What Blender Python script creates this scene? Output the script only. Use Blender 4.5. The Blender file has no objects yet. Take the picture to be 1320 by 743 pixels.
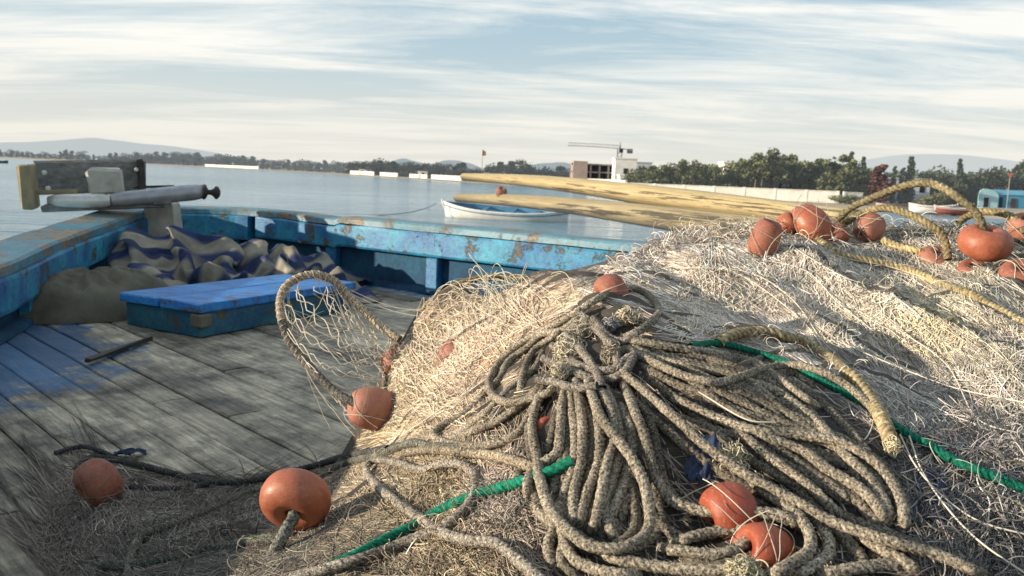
import bpy, math, random
import numpy as np
from mathutils import Vector, Matrix
rng = np.random.default_rng(11)
random.seed(5)
R = math.radians
scene = bpy.context.scene
COL = scene.collection

# ------------------------------------------------------------------ camera
FPX, CX, CY = 1098.0, 660.0, 371.5          # focal length and centre, in photo pixels
CAM = np.array([0.0, 0.0, 0.85])
PITCH, ROLL = R(7.5), R(2.3)
fwd = np.array([0, math.cos(PITCH), -math.sin(PITCH)])
r0 = np.array([1.0, 0, 0]); u0 = np.array([0, math.sin(PITCH), math.cos(PITCH)])
rgt = math.cos(ROLL) * r0 + math.sin(ROLL) * u0
upv = -math.sin(ROLL) * r0 + math.cos(ROLL) * u0
def ray(px, py):
    px = np.asarray(px, float); py = np.asarray(py, float)
    d = fwd + ((px - CX) / FPX)[..., None] * rgt - ((py - CY) / FPX)[..., None] * upv
    return d / d[..., 1:2]                    # unit step along world +Y
def at(px, py, Y):
    return CAM + ray(px, py) * np.asarray(Y, float)[..., None]
def atz(px, py, z):
    d = ray(px, py)
    return CAM + d * ((z - CAM[2]) / d[..., 2])[..., None]
cam = bpy.data.cameras.new("camera"); camo = bpy.data.objects.new("camera", cam); COL.objects.link(camo)
camo.matrix_world = Matrix(((rgt[0], upv[0], -fwd[0], CAM[0]), (rgt[1], upv[1], -fwd[1], CAM[1]), (rgt[2], upv[2], -fwd[2], CAM[2]), (0, 0, 0, 1)))
cam.sensor_width = 36; cam.lens = 36 * FPX / 1320; cam.clip_end = 20000; cam.clip_start = .02
cam.dof.use_dof = True; cam.dof.focus_distance = 1.35; cam.dof.aperture_fstop = 12.0
scene.camera = camo

# ------------------------------------------------------------------ noise helpers
def hash2(ix, iy, seed):
    n = (ix.astype(np.int64) * 374761393 + iy.astype(np.int64) * 668265263 + seed * 1442695041) & 0x7fffffff
    n = ((n ^ (n >> 13)) * 1274126177) & 0x7fffffff
    return ((n ^ (n >> 16)) & 0xffff) / 65535.0
def vnoise(x, y, seed=0):
    x = np.asarray(x, float); y = np.asarray(y, float)
    ix = np.floor(x); iy = np.floor(y); fx = x - ix; fy = y - iy
    fx = fx * fx * (3 - 2 * fx); fy = fy * fy * (3 - 2 * fy)
    ix = ix.astype(np.int64); iy = iy.astype(np.int64)
    a = hash2(ix, iy, seed); b = hash2(ix + 1, iy, seed); c = hash2(ix, iy + 1, seed); d = hash2(ix + 1, iy + 1, seed)
    return (a * (1 - fx) + b * fx) * (1 - fy) + (c * (1 - fx) + d * fx) * fy
def fbm(x, y, seed=0, oct=4):
    s = 0; a = .5
    for k in range(oct):
        s = s + a * vnoise(x * 2 ** k, y * 2 ** k, seed + k * 17); a *= .5
    return s
def norm(v): return v / np.maximum(np.linalg.norm(v, axis=-1, keepdims=True), 1e-9)
def catmull(P, per=12, closed=False):
    P = np.asarray(P, float); n = len(P); out = []
    rngk = range(n if closed else n - 1)
    for i in rngk:
        if closed: p0, p1, p2, p3 = P[(i - 1) % n], P[i], P[(i + 1) % n], P[(i + 2) % n]
        else:
            p1, p2 = P[i], P[i + 1]
            p0 = P[i - 1] if i > 0 else 2 * p1 - p2
            p3 = P[i + 2] if i + 2 < n else 2 * p2 - p1
        t = np.linspace(0, 1, per, endpoint=False)[:, None]
        out.append(.5 * ((2 * p1) + (-p0 + p2) * t + (2 * p0 - 5 * p1 + 4 * p2 - p3) * t ** 2 + (-p0 + 3 * p1 - 3 * p2 + p3) * t ** 3))
    out = np.concatenate(out)
    if not closed: out = np.vstack([out, P[-1]])
    return out
def resample(P, step):
    P = np.asarray(P, float)
    s = np.concatenate([[0], np.cumsum(np.linalg.norm(np.diff(P, axis=0), axis=1))])
    n = max(3, int(s[-1] / step) + 1)
    t = np.linspace(0, s[-1], n)
    return np.stack([np.interp(t, s, P[:, k]) for k in range(P.shape[1])], 1)
def smooth(a, k):
    if k < 2: return a
    w = np.hanning(2 * k + 3)[1:-1]; w /= w.sum()
    pad = np.concatenate([np.repeat(a[:1], k, 0), a, np.repeat(a[-1:], k, 0)])
    if a.ndim == 1: return np.convolve(pad, w, 'valid')
    return np.stack([np.convolve(pad[:, j], w, 'valid') for j in range(a.shape[1])], 1)

# ------------------------------------------------------------------ mesh helpers
def mesh_np(name, V, Q, mat, parent=None, cols=None, shade=True, loc=None):
    """V (n,3) world points, Q (m,k) faces of one size or a list of faces; one mesh object"""
    V = np.asarray(V, float)
    me = bpy.data.meshes.new(name)
    off = np.zeros(3) if loc is None else np.asarray(loc, float)
    Vl = V - off
    if isinstance(Q, np.ndarray):
        m, k = Q.shape
        me.vertices.add(len(Vl)); me.vertices.foreach_set("co", Vl.astype(np.float32).ravel())
        me.loops.add(m * k); me.loops.foreach_set("vertex_index", Q.astype(np.int32).ravel())
        me.polygons.add(m); me.polygons.foreach_set("loop_start", np.arange(0, m * k, k, dtype=np.int32))
        me.update(calc_edges=True)
    else:
        me.from_pydata([tuple(v) for v in Vl], [], [tuple(int(i) for i in f) for f in Q])
        me.update()
    if shade: me.polygons.foreach_set("use_smooth", np.ones(len(me.polygons), dtype=bool))
    if cols is not None:
        c = np.ones((len(Vl), 4), np.float32); c[:, :3] = cols
        a = me.color_attributes.new("Col", 'FLOAT_COLOR', 'POINT'); a.data.foreach_set("color", c.ravel())
    if mat is not None: me.materials.append(mat)
    ob = bpy.data.objects.new(name, me); COL.objects.link(ob)
    if parent is not None: ob.parent = parent; ob.location = off - np.array(parent.location) if loc is not None else -np.array(parent.location)
    else: ob.location = off
    return ob
def tag(o, label=None, cat=None, group=None, kind=None):
    if label: o["label"] = label
    if cat: o["category"] = cat
    if group: o["group"] = group
    if kind: o["kind"] = kind
    return o
def empty(name, loc, label, cat, group=None):
    o = bpy.data.objects.new(name, None); COL.objects.link(o); o.location = tuple(float(v) for v in loc); o.empty_display_size = .05
    return tag(o, label, cat, group)
class MB:
    def __init__(s): s.V = []; s.F = []; s.C = []
    def add(s, V, F, c=(1, 1, 1)):
        b = len(s.V); V = [tuple(v) for v in V]
        s.V += V; s.F += [tuple(i + b for i in f) for f in F]; s.C += [tuple(c)] * len(V)
    def box(s, c, size, rz=0, ax=None, col=(1, 1, 1), bev=0.0, jit=0):
        """box with chamfered edges; ax: 3x3 rows = local axes"""
        hx, hy, hz = [v / 2 for v in size]
        if ax is None: ax = np.array([[math.cos(rz), math.sin(rz), 0], [-math.sin(rz), math.cos(rz), 0], [0, 0, 1]])
        b = min(bev, hx * .45, hy * .45, hz * .45)
        if b <= 0:
            L = [(x, y, z) for x in (-hx, hx) for y in (-hy, hy) for z in (-hz, hz)]
            F = [(0, 1, 3, 2), (4, 6, 7, 5), (0, 4, 5, 1), (2, 3, 7, 6), (0, 2, 6, 4), (1, 5, 7, 3)]
        else:
            L = []; idx = {}
            for sx in (-1, 1):
                for sy in (-1, 1):
                    for sz in (-1, 1):
                        for a in range(3):
                            p = [sx * (hx - (0 if a == 0 else b)), sy * (hy - (0 if a == 1 else b)), sz * (hz - (0 if a == 2 else b))]
                            idx[(sx, sy, sz, a)] = len(L); L.append(p)
            F = []
            for a in range(3):
                o = [k for k in range(3) if k != a]
                for sg in (-1, 1):
                    q = []
                    for (s1, s2) in ((-1, -1), (1, -1), (1, 1), (-1, 1)):
                        k = [0, 0, 0]; k[a] = sg; k[o[0]] = s1; k[o[1]] = s2; q.append(idx[(*k, a)])
                    F.append(q)
            for a in range(3):
                o = [k for k in range(3) if k != a]
                for s1 in (-1, 1):
                    for s2 in (-1, 1):
                        k = [0, 0, 0]; k[o[0]] = s1; k[o[1]] = s2
                        k[a] = -1; p1 = idx[(*k, o[0])]; p2 = idx[(*k, o[1])]
                        k[a] = 1; p3 = idx[(*k, o[1])]; p4 = idx[(*k, o[0])]
                        F.append([p1, p2, p3, p4])
            for sx in (-1, 1):
                for sy in (-1, 1):
                    for sz in (-1, 1): F.append([idx[(sx, sy, sz, a)] for a in range(3)])
        L = np.array(L, float)
        if jit: L = L + rng.normal(0, jit, L.shape)
        s.add(np.asarray(c, float) + L @ np.asarray(ax), F, col)
        return s
    def tube(s, P, r, n=10, col=(1, 1, 1), caps=True):
        V, Q = tube_np(P, r, n)
        F = [tuple(q) for q in Q]
        m = len(P)
        if caps: F += [tuple(range(n))[::-1], tuple(range((m - 1) * n, m * n))]
        s.add(V, F, col); return s
    def build(s, name, mat, parent=None, shade=False, loc=None):
        o = mesh_np(name, np.array(s.V), s.F, mat, parent, np.array(s.C), shade, loc)
        import bmesh
        bm = bmesh.new(); bm.from_mesh(o.data); bmesh.ops.recalc_face_normals(bm, faces=bm.faces); bm.to_mesh(o.data); bm.free()
        return o
def frames(P):
    P = np.asarray(P, float); T = norm(np.gradient(P, axis=0))
    N = np.zeros_like(P)
    ref = np.array([0, 0, 1.0]) if abs(T[0, 2]) < .9 else np.array([1.0, 0, 0])
    n = norm(np.cross(T[0], ref))
    for i in range(len(P)):
        n = n - T[i] * (n @ T[i]); n = n / max(1e-9, np.linalg.norm(n)); N[i] = n
    return T, N, np.cross(T, N)
def tube_np(P, r, n):
    P = np.asarray(P, float); T, N, B = frames(P); m = len(P)
    a = np.linspace(0, 2 * math.pi, n, endpoint=False)
    r = np.broadcast_to(np.asarray(r, float), (m,)) if np.ndim(r) < 2 else r
    rr = r[:, None] if np.ndim(r) == 1 else r
    V = P[:, None] + rr[..., None] * (np.cos(a)[None, :, None] * N[:, None] + np.sin(a)[None, :, None] * B[:, None])
    i = np.arange(m - 1)[:, None] * n; j = np.arange(n)[None]; k = (j + 1) % n
    Q = np.stack([i + j, i + k, i + n + k, i + n + j], -1).reshape(-1, 4)
    return V.reshape(-1, 3), Q
def strands_np(P, rad, n=3):
    """P (N,M,3) -> verts, quads"""
    N_, M, _ = P.shape
    T = norm(np.gradient(P, axis=1))
    ref = norm(rng.normal(size=(N_, 1, 3)) * .5 + np.array([.2, -.4, 1.0]))
    S = norm(np.cross(T, np.broadcast_to(ref, T.shape))); B = np.cross(T, S)
    a = np.linspace(0, 2 * math.pi, n, endpoint=False)
    rad = np.asarray(rad, float).reshape(N_, -1, 1, 1)
    V = P[:, :, None] + rad * (np.cos(a)[None, None, :, None] * S[:, :, None] + np.sin(a)[None, None, :, None] * B[:, :, None])
    base = (np.arange(N_) * M * n)[:, None, None]; i = (np.arange(M - 1) * n)[None, :, None]; j = np.arange(n)[None, None]; k = (j + 1) % n
    b = base + i
    Q = np.stack([b + j, b + k, b + n + k, b + n + j], -1).reshape(-1, 4)
    return V.reshape(-1, 3), Q
def lathe(profile, n=32):
    """profile (m,2) r,z closed ring"""
    m = len(profile); a = np.linspace(0, 2 * math.pi, n, endpoint=False)
    V = np.stack([profile[:, 0][:, None] * np.cos(a), profile[:, 0][:, None] * np.sin(a), np.broadcast_to(profile[:, 1][:, None], (m, n))], -1).reshape(-1, 3)
    i = np.arange(m)[:, None]; j = np.arange(n)[None]; k = (j + 1) % n; ii = (i + 1) % m
    Q = np.stack([i * n + j, i * n + k, ii * n + k, ii * n + j], -1).reshape(-1, 4)
    return V, Q

# ------------------------------------------------------------------ materials
def M(name):
    m = bpy.data.materials.new(name); m.use_nodes = True
    nt = m.node_tree; nt.nodes.clear()
    o = nt.nodes.new("ShaderNodeOutputMaterial"); b = nt.nodes.new("ShaderNodeBsdfPrincipled")
    nt.links.new(b.outputs[0], o.inputs[0])
    return m, nt, b
def N(nt, t, **k):
    n = nt.nodes.new(t)
    for a, v in k.items():
        if a.startswith("i_"):
            key = a[2:]; key = int(key) if key.isdigit() else key.replace("_", " ")
            n.inputs[key].default_value = v
        else: setattr(n, a, v)
    return n
def coords(nt, scale=(1, 1, 1), kind="Object", rz=0):
    tc = N(nt, "ShaderNodeTexCoord"); mp = N(nt, "ShaderNodeMapping"); mp.inputs["Scale"].default_value = scale; mp.inputs["Rotation"].default_value = (0, 0, rz)
    nt.links.new(tc.outputs[kind], mp.inputs[0]); return mp.outputs[0]
def noise(nt, vec, scale, detail=6, rough=.6, dist=0):
    n = N(nt, "ShaderNodeTexNoise"); n.inputs["Scale"].default_value = scale; n.inputs["Detail"].default_value = detail
    n.inputs["Roughness"].default_value = rough; n.inputs["Distortion"].default_value = dist
    nt.links.new(vec, n.inputs["Vector"]); return n.outputs["Fac"]
def ramp(nt, fac, stops, interp='LINEAR'):
    n = N(nt, "ShaderNodeValToRGB"); n.color_ramp.interpolation = interp
    e = n.color_ramp.elements
    while len(e) < len(stops): e.new(.5)
    for k, (p, c) in enumerate(stops):
        e[k].position = p; e[k].color = (c, c, c, 1) if np.isscalar(c) else (*c, 1)
    nt.links.new(fac, n.inputs[0]); return n.outputs[0]
def mix(nt, fac, a, b, mode='MIX'):
    n = N(nt, "ShaderNodeMix", data_type='RGBA', blend_type=mode)
    for s, v in ((0, fac), (6, a), (7, b)):
        if hasattr(v, "links") or isinstance(v, bpy.types.NodeSocket): nt.links.new(v, n.inputs[s])
        else: n.inputs[s].default_value = v if s == 0 else (*v, 1)
    return n.outputs[2]
def bump(nt, b, h, strength=.4, dist=.01):
    n = N(nt, "ShaderNodeBump"); n.inputs["Strength"].default_value = strength; n.inputs["Distance"].default_value = dist
    nt.links.new(h, n.inputs["Height"]); nt.links.new(n.outputs[0], b.inputs["Normal"])
def attr(nt, name="Col"):
    n = N(nt, "ShaderNodeAttribute"); n.attribute_name = name; return n.outputs["Color"]
def simple(name, c1, c2, scale=8, rough=.7, bumps=.2, detail=6, metal=0, stretch=(1, 1, 1), useattr=False, bdist=.01):
    m, nt, b = M(name); v = coords(nt, stretch)
    f = noise(nt, v, scale, detail)
    c = ramp(nt, f, [(.3, c1), (.7, c2)])
    if useattr: c = mix(nt, 1.0, c, attr(nt), 'MULTIPLY')
    nt.links.new(c, b.inputs["Base Color"]); b.inputs["Roughness"].default_value = rough; b.inputs["Metallic"].default_value = metal
    if bumps: bump(nt, b, noise(nt, v, scale * 4, 8), bumps, bdist)
    return m
def paint(name, cols, wood=(.17, .12, .075), scale=3, stretch=(1, 1, 1), peel=.5, rough=.5, dark=(.012, .014, .016), tint=False):
    """chipped boat paint over bare wood; cols = two paint tones"""
    m, nt, b = M(name); v = coords(nt, stretch)
    base = ramp(nt, noise(nt, v, scale, 4), [(.32, cols[0]), (.66, cols[1])])
    sh = ramp(nt, noise(nt, v, scale * 9, 8, .7), [(.3, .55), (.65, 1.1)])
    base = mix(nt, 1.0, base, sh, 'MULTIPLY')
    wd = ramp(nt, noise(nt, v, scale * 14, 6), [(.3, tuple(x * .35 for x in wood)), (.7, wood)])
    big = noise(nt, v, scale * 1.6, 3); fine = noise(nt, v, scale * 9, 10, .75)
    ad = N(nt, "ShaderNodeMath", operation='MULTIPLY_ADD'); nt.links.new(fine, ad.inputs[0]); ad.inputs[1].default_value = .75
    nt.links.new(big, ad.inputs[2])
    f1 = ramp(nt, ad.outputs[0], [(peel + .40, 0.0), (peel + .44, 1.0)])
    c = mix(nt, f1, base, wd)
    f2 = ramp(nt, noise(nt, v, scale * 5, 9, .75), [(.575, 0.0), (.68, .9)])
    c = mix(nt, f2, c, dark)
    if tint: c = mix(nt, 1.0, c, attr(nt), 'MULTIPLY')
    nt.links.new(c, b.inputs["Base Color"]); b.inputs["Roughness"].default_value = rough
    inv = N(nt, "ShaderNodeMath", operation='SUBTRACT'); inv.inputs[0].default_value = 1.0; nt.links.new(f1, inv.inputs[1])
    ad2 = N(nt, "ShaderNodeMath", operation='MULTIPLY_ADD'); nt.links.new(fine, ad2.inputs[0]); ad2.inputs[1].default_value = 1.2; nt.links.new(inv.outputs[0], ad2.inputs[2])
    bump(nt, b, ad2.outputs[0], .6, .006)
    return m
m_blue = paint("blue_boat_paint", [(.005, .10, .29), (.022, .28, .46)], scale=2.6, peel=.66)
m_turq = paint("worn_turquoise_paint", [(.004, .105, .31), (.03, .32, .46)], scale=3.4, peel=.565, wood=(.115, .085, .055))
m_cap = paint("worn_cap_paint", [(.16, .25, .29), (.1, .27, .35)], scale=3, peel=.55, wood=(.26, .2, .13))
m_capwood = paint("bare_cap_wood", [(.05, .20, .30), (.10, .24, .30)], scale=2.2, peel=.46, wood=(.27, .23, .16))
m_inner = paint("dark_blue_planking", [(.003, .03, .085), (.008, .085, .16)], scale=3, peel=.62, rough=.85)  # dark blue paint, darkened more in colour for the shade under the wale
m_lid = paint("bright_blue_lid_paint", [(.012, .17, .58), (.04, .32, .78)], scale=5, stretch=(1, 3, 3), peel=.575, rough=.45)
m_coam = paint("hatch_side_paint", [(.004, .06, .16), (.03, .16, .2)], scale=6, peel=.56, wood=(.12, .11, .06))
def deck_mat():
    m, nt, b = M("weathered_deck_wood")
    v = coords(nt, (3.0, 40, 10)); vv = coords(nt, (1, 1, 1))
    g = ramp(nt, noise(nt, v, 1.3, 12, .8), [(.30, (.03, .029, .026)), (.45, (.20, .19, .165)), (.66, (.50, .47, .40))])
    st = ramp(nt, noise(nt, vv, 3.2, 9, .72), [(.36, .14), (.58, 1.15)])
    kn = ramp(nt, noise(nt, coords(nt, (7, 22, 10)), 1.0, 4, .6), [(.66, 1.0), (.72, .18)]); st = mix(nt, 1.0, st, kn, 'MULTIPLY')
    c = mix(nt, 1.0, g, st, 'MULTIPLY')
    sp = ramp(nt, noise(nt, vv, 45, 3), [(.69, 0.0), (.73, .7)])
    c = mix(nt, sp, c, (.42, .45, .45))
    c = mix(nt, 1.0, c, (1.58, 1.44, 1.22), 'MULTIPLY')
    bl = N(nt, "ShaderNodeSeparateColor"); nt.links.new(attr(nt), bl.inputs[0])
    nz = noise(nt, vv, 4.5, 8, .7)
    ad = N(nt, "ShaderNodeMath", operation='ADD'); nt.links.new(nz, ad.inputs[0]); nt.links.new(bl.outputs[2], ad.inputs[1])
    fb = ramp(nt, ad.outputs[0], [(.88, 0.0), (1.08, .85)])
    c = mix(nt, fb, c, (.015, .12, .28))
    tone = N(nt, "ShaderNodeCombineColor")
    for k in range(3): nt.links.new(bl.outputs[0], tone.inputs[k])
    c = mix(nt, 1.0, c, tone.outputs[0], 'MULTIPLY')
    nt.links.new(c, b.inputs["Base Color"]); b.inputs["Roughness"].default_value = .62
    bump(nt, b, noise(nt, v, 1.6, 12, .8), .8, .008)
    return m
m_deck = deck_mat()
m_gap = simple("dark_seam_pitch", (.012, .012, .012), (.03, .028, .025), 12, .9)
def rope_mat(name, dark, lite, scale=260, rough=.95, lo=.36, hi=.66):
    m, nt, b = M(name); v = coords(nt)
    f = noise(nt, v, scale, 4, .8)
    c = ramp(nt, f, [(lo, dark), (hi, lite)])
    big = ramp(nt, noise(nt, v, 9, 4), [(.3, .6), (.7, 1.15)])
    c = mix(nt, 1.0, c, big, 'MULTIPLY'); c = mix(nt, 1.0, c, attr(nt), 'MULTIPLY')
    nt.links.new(c, b.inputs["Base Color"]); b.inputs["Roughness"].default_value = rough
    b.inputs["Specular IOR Level"].default_value = .15
    bump(nt, b, f, .7, .003)
    return m
m_rope = rope_mat("speckled_grey_rope", (.032, .027, .022), (.57, .505, .41), 330, lo=.39, hi=.65)
m_ropeblue = rope_mat("blue_grey_rope", (.02, .022, .024), (.26, .255, .22), 290, lo=.40, hi=.63)
m_laid = rope_mat("straw_laid_rope", (.17, .125, .06), (.52, .43, .26), 120)
m_green = rope_mat("green_rope", (.0, .07, .042), (.015, .21, .125), 150, .75)
def net_mat(name):
    m, nt, b = M(name)
    nt.links.new(attr(nt), b.inputs["Base Color"]); b.inputs["Roughness"].default_value = .8
    b.inputs["Specular IOR Level"].default_value = .25
    return m
m_net = net_mat("net_twine")
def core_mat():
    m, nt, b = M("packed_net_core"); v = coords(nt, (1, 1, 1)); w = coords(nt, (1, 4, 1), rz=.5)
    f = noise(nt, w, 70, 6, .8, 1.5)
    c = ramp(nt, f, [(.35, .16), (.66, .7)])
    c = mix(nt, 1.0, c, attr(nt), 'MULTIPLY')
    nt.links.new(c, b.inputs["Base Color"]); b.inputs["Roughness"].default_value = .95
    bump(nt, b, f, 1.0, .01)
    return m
m_core = core_mat()
def float_mat(name, c1, c2, rough=.42):
    m, nt, b = M(name); v = coords(nt)
    c = ramp(nt, noise(nt, v, 22, 7, .65), [(.3, c1), (.68, c2)])
    sc = ramp(nt, noise(nt, coords(nt, (1, 1, 6)), 90, 6, .7), [(.56, 0.0), (.70, .55)])
    c = mix(nt, sc, c, (.5, .33, .24))
    dk = ramp(nt, noise(nt, v, 60, 8, .8), [(.55, 0.0), (.72, .75)])
    c = mix(nt, dk, c, (.07, .03, .02))
    nt.links.new(c, b.inputs["Base Color"])
    nt.links.new(ramp(nt, noise(nt, v, 40, 5), [(.3, rough - .1), (.7, rough + .25)]), b.inputs["Roughness"])
    bump(nt, b, noise(nt, v, 130, 6, .7), .25, .003)
    return m
m_float = float_mat("terracotta_float", (.25, .065, .03), (.39, .12, .058))
m_floatpale = float_mat("faded_pink_float", (.28, .10, .06), (.40, .175, .115), .6)
m_floatred = float_mat("red_float", (.23, .04, .016), (.34, .075, .03))
m_floatdark = float_mat("dull_brown_float", (.20, .06, .036), (.32, .115, .07), .65)
m_steel = simple("worn_steel", (.48, .47, .43), (.72, .70, .64), 10, .36, .15, metal=.35)
m_steel2 = simple("pale_grey_pipe", (.25, .26, .28), (.42, .42, .43), 14, .4, .15, metal=.4)
m_greywood = simple("grey_bare_wood", (.09, .09, .085), (.24, .235, .22), 7, .85, .4, 9, stretch=(1, 5, 5))
m_palewood = simple("pale_block_wood", (.28, .27, .23), (.50, .48, .41), 8, .85, .4, 9)
m_yelwood = simple("sunlit_end_wood", (.16, .125, .065), (.32, .26, .145), 8, .8, .4, 9)
m_black = simple("dark_rusted_iron", (.015, .014, .013), (.05, .04, .03), 20, .7, .3)
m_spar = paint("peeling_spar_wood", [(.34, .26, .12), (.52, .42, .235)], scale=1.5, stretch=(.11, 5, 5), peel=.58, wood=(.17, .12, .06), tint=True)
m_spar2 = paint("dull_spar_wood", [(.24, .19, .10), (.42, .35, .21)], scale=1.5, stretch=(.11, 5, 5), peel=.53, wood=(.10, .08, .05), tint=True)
m_sack = simple("dusty_brown_sack", (.07, .065, .045), (.17, .155, .11), 5, .95, .5, 9)
def cloth_mat():
    m, nt, b = M("striped_cotton_cloth"); v = coords(nt)
    f = ramp(nt, noise(nt, v, 9, 7), [(.3, .55), (.7, 1.1)])
    c = mix(nt, 1.0, attr(nt), f, 'MULTIPLY'); nt.links.new(c, b.inputs["Base Color"]); b.inputs["Roughness"].default_value = .95
    bump(nt, b, noise(nt, v, 160, 4), .3, .003); return m
m_cloth = cloth_mat()
m_navy = simple("navy_scrap", (.008, .014, .04), (.02, .04, .10), 30, .8, .4)
m_white = simple("white_limewash", (.66, .62, .55), (.82, .79, .72), .8, .85, .1)
m_whitehull = simple("white_hull_paint", (.62, .58, .52), (.80, .77, .72), 2, .5, .1)
m_boatblue = simple("boat_interior_blue", (.03, .12, .22), (.07, .22, .34), 2, .6, .1)
m_redtrim = simple("red_trim_paint", (.22, .07, .05), (.30, .11, .08), 3, .6, .1)
m_concrete = simple("bare_concrete", (.24, .21, .19), (.38, .34, .31), .7, .9, .2)
m_dark = simple("dark_opening", (.012, .014, .018), (.03, .03, .035), 1, .6, 0)
m_cranem = simple("crane_steel", (.22, .22, .20), (.34, .33, .28), 1, .6, 0)
m_cyan = simple("pale_cyan_render", (.30, .50, .55), (.42, .62, .66), .5, .8, .1)
m_blueb = simple("blue_render", (.05, .22, .36), (.10, .32, .46), .5, .8, .1)
m_sand = simple("beach_sand", (.30, .25, .17), (.44, .38, .28), .09, .95, .3, 8, bdist=.2)
m_hill = None
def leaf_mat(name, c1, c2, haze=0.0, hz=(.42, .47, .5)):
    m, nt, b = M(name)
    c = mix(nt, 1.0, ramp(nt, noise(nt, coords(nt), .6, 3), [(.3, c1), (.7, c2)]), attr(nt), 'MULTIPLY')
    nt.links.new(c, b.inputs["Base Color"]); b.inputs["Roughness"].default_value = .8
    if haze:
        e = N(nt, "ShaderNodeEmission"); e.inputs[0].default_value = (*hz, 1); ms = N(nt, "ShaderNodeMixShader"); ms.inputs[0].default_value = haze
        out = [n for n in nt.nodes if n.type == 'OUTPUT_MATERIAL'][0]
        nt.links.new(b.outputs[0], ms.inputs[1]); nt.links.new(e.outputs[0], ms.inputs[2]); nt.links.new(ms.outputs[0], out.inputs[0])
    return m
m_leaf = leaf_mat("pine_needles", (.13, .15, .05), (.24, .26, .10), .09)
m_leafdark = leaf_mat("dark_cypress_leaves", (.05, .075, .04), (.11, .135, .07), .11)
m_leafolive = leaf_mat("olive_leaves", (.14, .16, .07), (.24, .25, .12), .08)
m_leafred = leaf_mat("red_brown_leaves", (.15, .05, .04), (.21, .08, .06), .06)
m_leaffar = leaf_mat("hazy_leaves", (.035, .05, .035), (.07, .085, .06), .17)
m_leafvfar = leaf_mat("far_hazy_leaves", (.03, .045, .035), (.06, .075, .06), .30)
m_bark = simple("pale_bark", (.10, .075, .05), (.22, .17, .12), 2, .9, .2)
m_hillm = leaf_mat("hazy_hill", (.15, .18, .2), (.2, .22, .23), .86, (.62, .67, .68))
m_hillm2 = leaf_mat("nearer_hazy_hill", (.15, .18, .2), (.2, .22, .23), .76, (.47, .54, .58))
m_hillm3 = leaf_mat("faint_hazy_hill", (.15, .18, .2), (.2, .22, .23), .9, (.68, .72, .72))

# ------------------------------------------------------------------ world, sun
SUN_AZ, SUN_EL = R(-101), R(11.5)      # azimuth from +Y, clockwise positive: left and slightly behind the camera
w = bpy.data.worlds.new("World"); scene.world = w; w.use_nodes = True
nt = w.node_tree; nt.nodes.clear()
wo = N(nt, "ShaderNodeOutputWorld"); bg = N(nt, "ShaderNodeBackground"); nt.links.new(bg.outputs[0], wo.inputs[0])
sky = N(nt, "ShaderNodeTexSky"); sky.sky_type = 'NISHITA'; sky.sun_disc = False
sky.sun_elevation = SUN_EL; sky.sun_rotation = SUN_AZ; sky.air_density = 1.0; sky.dust_density = 1.2; sky.ozone_density = 1.5
SKY_S = .101
bg.inputs[1].default_value = SKY_S
tc = N(nt, "ShaderNodeTexCoord"); sep = N(nt, "ShaderNodeSeparateXYZ"); nt.links.new(tc.outputs["Generated"], sep.inputs[0])
def mth(op, a, b=None, c=None):
    n = N(nt, "ShaderNodeMath", operation=op)
    for k, v in enumerate((a, b, c)):
        if v is None: continue
        if isinstance(v, bpy.types.NodeSocket): nt.links.new(v, n.inputs[k])
        else: n.inputs[k].default_value = v
    return n.outputs[0]
zz = mth('MAXIMUM', sep.outputs[2], 0.0)
den = mth('ADD', zz, .09)
cx_ = mth('DIVIDE', sep.outputs[0], den); cy_ = mth('DIVIDE', sep.outputs[1], den)
cmb = N(nt, "ShaderNodeCombineXYZ"); nt.links.new(cx_, cmb.inputs[0]); nt.links.new(cy_, cmb.inputs[1])
def wmap(sc, loc, rz):
    mp = N(nt, "ShaderNodeMapping"); mp.inputs["Scale"].default_value = sc; mp.inputs["Location"].default_value = loc; mp.inputs["Rotation"].default_value = (0, 0, rz)
    nt.links.new(cmb.outputs[0], mp.inputs[0]); return mp.outputs[0]
c1 = noise(nt, wmap((.42, 1.25, 1), (3.1, 1.7, 0), R(-14)), 1.0, 10, .66, .5)
c2 = noise(nt, wmap((.22, .55, 1), (7.3, 2.2, 0), R(-8)), 1.0, 5, .5, .2)
cs = mth('MULTIPLY_ADD', c2, .6, mth('MULTIPLY', c1, .95))
cov = ramp(nt, cs, [(.67, 0.0), (.77, .42), (.88, 1.0)])
# a warm sunward side (left) and a bluer far side
cloudcol = ramp(nt, zz, [(0.0, (9.0, 8.8, 8.0)), (.12, (9.9, 9.8, 9.2)), (.35, (9.3, 9.6, 9.5))])
veil = ramp(nt, zz, [(0.0, (7.2, 7.5, 7.4)), (.10, (6.2, 7.5, 8.1)), (.22, (4.3, 6.3, 7.6)), (.5, (2.2, 3.9, 5.9))])
skym = mix(nt, .8, sky.outputs[0], veil)
allc = mix(nt, cov, skym, cloudcol)
hz = ramp(nt, zz, [(0.0, .8), (.05, .45), (.13, 0.0)])
allc = mix(nt, hz, allc, (8.7, 8.45, 7.6))
nt.links.new(allc, bg.inputs[0])
sl = bpy.data.lights.new("sun", 'SUN'); sl.energy = 7.6; sl.angle = R(.6); sl.color = (1.0, .86, .68)
so = bpy.data.objects.new("sun", sl); COL.objects.link(so)
sd = Vector((math.sin(SUN_AZ) * math.cos(SUN_EL), math.cos(SUN_AZ) * math.cos(SUN_EL), math.sin(SUN_EL)))
so.rotation_euler = sd.to_track_quat('Z', 'Y').to_euler(); so.location = (-8, -3, 5)
scene.view_settings.view_transform = 'Standard'; scene.view_settings.look = 'None'; scene.view_settings.exposure = 0
scene.cycles.max_bounces = 6

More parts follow.
